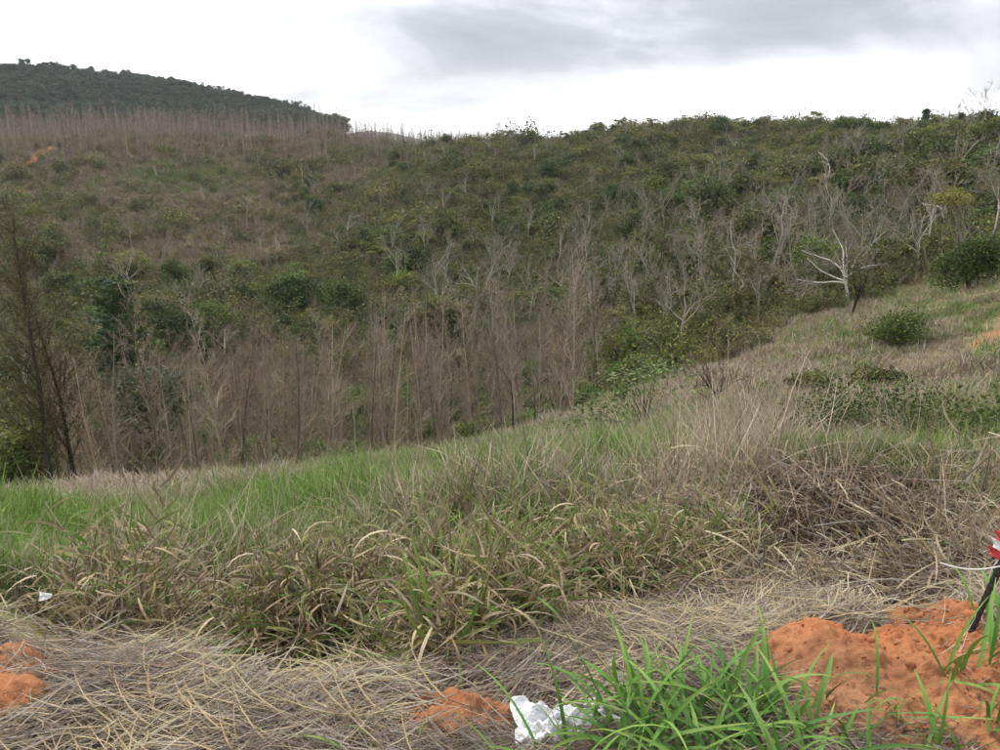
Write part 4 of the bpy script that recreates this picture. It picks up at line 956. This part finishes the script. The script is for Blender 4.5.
for (px_, py_, n_, lab) in ((575, 800, 8, 'broad green grass in front of the white plastic'), (620, 752, 14, 'broad green grass right behind the plastic end'), (655, 728, 14, 'upright broad green grass between plastic and straw'),
                            (690, 745, 15, 'dense broad green grass in the middle of the bottom clump'), (735, 735, 14, 'broad green grass reaching up over the straw'), (770, 748, 13, 'broad green grass touching the soil mound'),
                            (640, 790, 12, 'lowest broad green grass below the plastic'), (710, 795, 12, 'lowest broad green grass below the dense clump'), (780, 795, 10, 'lowest broad green grass below the soil')):
    gp_px(lab, px_, py_, int(n_ * 2.4), .06, .6, 1.1)
for (px_, py_, n_, lab) in ((832, 725, 3, 'two-bladed green shoot on the left of the soil mound'), (890, 735, 8, 'green shoot with long bent blades in the middle of the soil'), (950, 715, 7, 'green shoot with crossing blades on the soil under the stake'),
                            (985, 700, 8, 'green grass at the right edge on the soil'), (930, 770, 9, 'green grass at the bottom edge under the soil'), (990, 770, 10, 'green grass in the bottom right corner'), (860, 775, 9, 'green grass at the bottom edge below the left of the soil'),
                            (985, 640, 6, 'green grass beside the foot of the black stake')):
    gp_px(lab, px_, py_, n_, .035, .55, .9)
gp_px('lone green blades at the bottom edge in the straw', 372, 755, 3, .04, .5, .7)
gp_px('small green shoot in the straw above the plastic', 415, 762, 2, .03, .4, .5)
gp_px('short green shoots in the straw left of the soil mound', 822, 628, 9, .05, .28, .42)
gp_px('bluish green blades hanging in the dry grass on the left', 130, 625, 4, .03, .6, .85)
gp_px('greyish green shoots through the straw heap near the stake', 955, 575, 9, .06, .5, .75)
gp_px('green tuft in the middle of the drooping grass', 435, 605, 16, .06, .6, .95)
gp_px('yellowish green tuft left of the straw heap', 690, 545, 14, .08, .5, .8)

# ------------------------------------------------------------------ litter, stake and tape
def plain(name, c, rough=.5, spec=.4):
    m = bpy.data.materials.new(name); m.use_nodes = True
    t = m.node_tree; p = t.nodes['Principled BSDF']
    p.inputs['Roughness'].default_value = rough; p.inputs['Specular IOR Level'].default_value = spec
    nz = N(t, 'ShaderNodeTexNoise'); setin(nz, Scale=14.0, Detail=4.0)
    tcn = N(t, 'ShaderNodeTexCoord'); t.links.new(tcn.outputs['Object'], nz.inputs['Vector'])
    r_ = N(t, 'ShaderNodeValToRGB'); r_.color_ramp.elements[0].color = (*[v * .78 for v in c], 1); r_.color_ramp.elements[1].color = (*c, 1)
    r_.color_ramp.elements[0].position = .3; r_.color_ramp.elements[1].position = .6
    t.links.new(nz.outputs['Fac'], r_.inputs[0]); t.links.new(r_.outputs[0], p.inputs['Base Color'])
    return m
M_PLASTIC = plain('white_plastic', (0.80, 0.81, 0.82), .65, .2)
M_BLACK = plain('black_rubber', (0.022, 0.022, 0.026), .5)
M_RED = plain('red_tape', (0.55, 0.03, 0.045), .4)
M_WHITE = plain('white_tape', (0.8, 0.8, 0.78), .4)
def crumple(name, sx, sy, amp, seed, n=46):
    u = np.linspace(-1, 1, n); v = np.linspace(-1, 1, n // 2); U, V = np.meshgrid(u, v, indexing='ij')
    edge = 1 + .22 * fbm(np.arctan2(V, U) * 1.3 + 5, U * 0, seed, 3)
    X = U * sx * edge; Y = V * sy * edge * (1 - .35 * U)
    rid = 0.5 - np.abs(fbm(U * 2.6 + seed, V * 2.2, seed + 1, 3)) * 2
    Z = amp * (rid * .8 + fbm(U * 5, V * 5, seed + 3, 3) * .6) * (1 - .5 * np.abs(U) ** 3)
    Z = Z - Z.min() * .6
    i = np.arange(U.size).reshape(U.shape)
    F = np.stack([i[:-1, :-1], i[1:, :-1], i[1:, 1:], i[:-1, 1:]], -1).reshape(-1, 4)
    return mk_mesh(name, np.stack([X, Y, Z], -1).reshape(-1, 3), F, None, [M_PLASTIC])
x_, y_, z_ = hit(566, 746)
o = thing('plastic_sheet', 'crumpled white plastic sheet lying in straw at the bottom edge', 'litter', (x_, y_, z_ + .045), .12, 1.0, mesh=crumple('plastic_sheet', .15, .065, .05, 4), tilt=(.3, .1))
md = o.modifiers.new('thickness', 'SOLIDIFY'); md.thickness = .0015
x_, y_, z_ = hit(600, 722)
o = thing('plastic_scrap', 'small torn white plastic scrap beside the crumpled sheet in the grass', 'litter', (x_, y_, z_ + .03), -.4, 1.0, mesh=crumple('plastic_scrap', .05, .03, .02, 9, 24), tilt=(.4, 0))
md = o.modifiers.new('thickness', 'SOLIDIFY'); md.thickness = .0015
x_, y_, z_ = hit(52, 634)
o = thing('plastic_scrap', 'tiny white scrap caught in the grass on the left', 'litter', (x_, y_, z_ + .16), .5, 1.0, mesh=crumple('plastic_flake', .02, .013, .008, 12, 14), tilt=(.9, .2))
md = o.modifiers.new('thickness', 'SOLIDIFY'); md.thickness = .0012

# black ribbed stake with red and white tape
a_, t_ = pix_ray(971, 632)
for r_ in np.linspace(1.8, 3.6, 400):
    x_, y_ = float(np.sin(a_) * r_), float(np.cos(a_) * r_); z_ = heap_z(x_, y_)
    if z_ >= EYE + t_ * r_: break
base = np.array([x_, y_, z_])
tilt = .27
stake = thing('black_stake', 'leaning black ribbed stake stuck in soil at the right edge', 'stake', tuple(base), 0, 1.0, tilt=(-.05, tilt))
Lr, rad_ = .62, .0115
m_ = 60; zz = np.linspace(-.1, Lr, m_ * 2); rd = rad_ * np.where((np.arange(m_ * 2) // 2) % 2 == 0, 1.0, .9)
pts = np.zeros((1, len(zz), 3)); pts[0, :, 2] = zz; dr = np.zeros_like(pts); dr[..., 2] = 1
V, F, C = tubes(pts, dr, rd[None], 12, np.array([[.02, .02, .02]]))
link('rod', mk_mesh('rod', V, F, None, [M_BLACK], smooth=False), stake)
pts = np.zeros((1, 5, 3)); pts[0, :, 2] = [Lr - .002, Lr, Lr + .015, Lr + .025, Lr + .028]; dr = np.zeros_like(pts); dr[..., 2] = 1
V, F, C = tubes(pts, dr, np.array([[.004, .018, .02, .016, .001]]), 14, np.array([[.02, .02, .02]]))
link('end_cap', mk_mesh('end_cap', V, F, None, [M_BLACK], smooth=True), stake)
def rod_pt(h):
    return np.array(stake.location) + np.array(Euler(stake.rotation_euler).to_matrix() @ Vector((0, 0, h)))
q = rod_pt(.285)
tape = thing('barrier_tape', 'red and white tape tied to the black stake', 'tape', tuple(q), 0, 1.0, tilt=(-.05, tilt))
def tape_piece(name, z0, z1, m):
    u = np.linspace(0, 1, 8); w = np.linspace(0, 1, 4); U, W_ = np.meshgrid(u, w, indexing='ij')
    X = -.012 - .055 * W_ + .006 * np.sin(U * 5) ; Y = -.016 - .01 * np.sin(W_ * 3 + U * 2); Z = z0 + (z1 - z0) * U + .012 * W_
    i = np.arange(U.size).reshape(U.shape); F = np.stack([i[:-1, :-1], i[1:, :-1], i[1:, 1:], i[:-1, 1:]], -1).reshape(-1, 4)
    o = link(name, mk_mesh(name, np.stack([X, Y, Z], -1).reshape(-1, 3), F, None, [m], smooth=True), tape)
    md = o.modifiers.new('thickness', 'SOLIDIFY'); md.thickness = .001
for k in range(3):
    tape_piece('red_stripe' if k % 2 == 0 else 'white_stripe', -.02 + k * .028, -.02 + (k + 1) * .028, M_RED if k % 2 == 0 else M_WHITE)
# white string from the straw to the stake
a_ = rod_pt(.255) + np.array([0, -.016, 0]); b_ = a_ + np.array([-.15, .10, -.045])
t_ = np.linspace(0, 1, 12)[:, None]; p_ = a_ * (1 - t_) + b_ * t_; p_[:, 2] -= .02 * np.sin(t_[:, 0] * np.pi)
dr = norm(np.gradient(p_, axis=0))
V, F, C = tubes((p_ - a_)[None], dr[None], np.full((1, 12), .0022), 6, np.array([[1, 1, 1]]))
thing('white_string', 'thin white string tied from stake into the straw', 'string', tuple(a_), 0, 1.0, mesh=mk_mesh('white_string', V, F, None, [M_WHITE], smooth=True))

# ------------------------------------------------------------------ faint haze over the valley
import bmesh
bm = bmesh.new(); bmesh.ops.create_cube(bm, size=1.0)
me = bpy.data.meshes.new('haze'); bm.to_mesh(me); bm.free()
mh = bpy.data.materials.new('haze_air'); mh.use_nodes = True; t = mh.node_tree; t.nodes.clear()
o_ = N(t, 'ShaderNodeOutputMaterial'); pv = N(t, 'ShaderNodeVolumePrincipled')
pv.inputs['Color'].default_value = (0.86, 0.91, 0.97, 1); pv.inputs['Density'].default_value = 0.00015; pv.inputs['Anisotropy'].default_value = 0.2
t.links.new(pv.outputs[0], o_.inputs['Volume']); me.materials.append(mh)
hz = link('haze', me); zlo, zhi = float(gz.min()) - 1.5, float(gz.max()) + 30
hz.location = (0, 0, (zlo + zhi) / 2); hz.scale = (8900, 8900, zhi - zlo)
tag(hz, 'faint pale haze in the air over the valley', None, None, 'stuff')
print('objects', len(scene.objects), 'ground', gz.min(), gz.max())
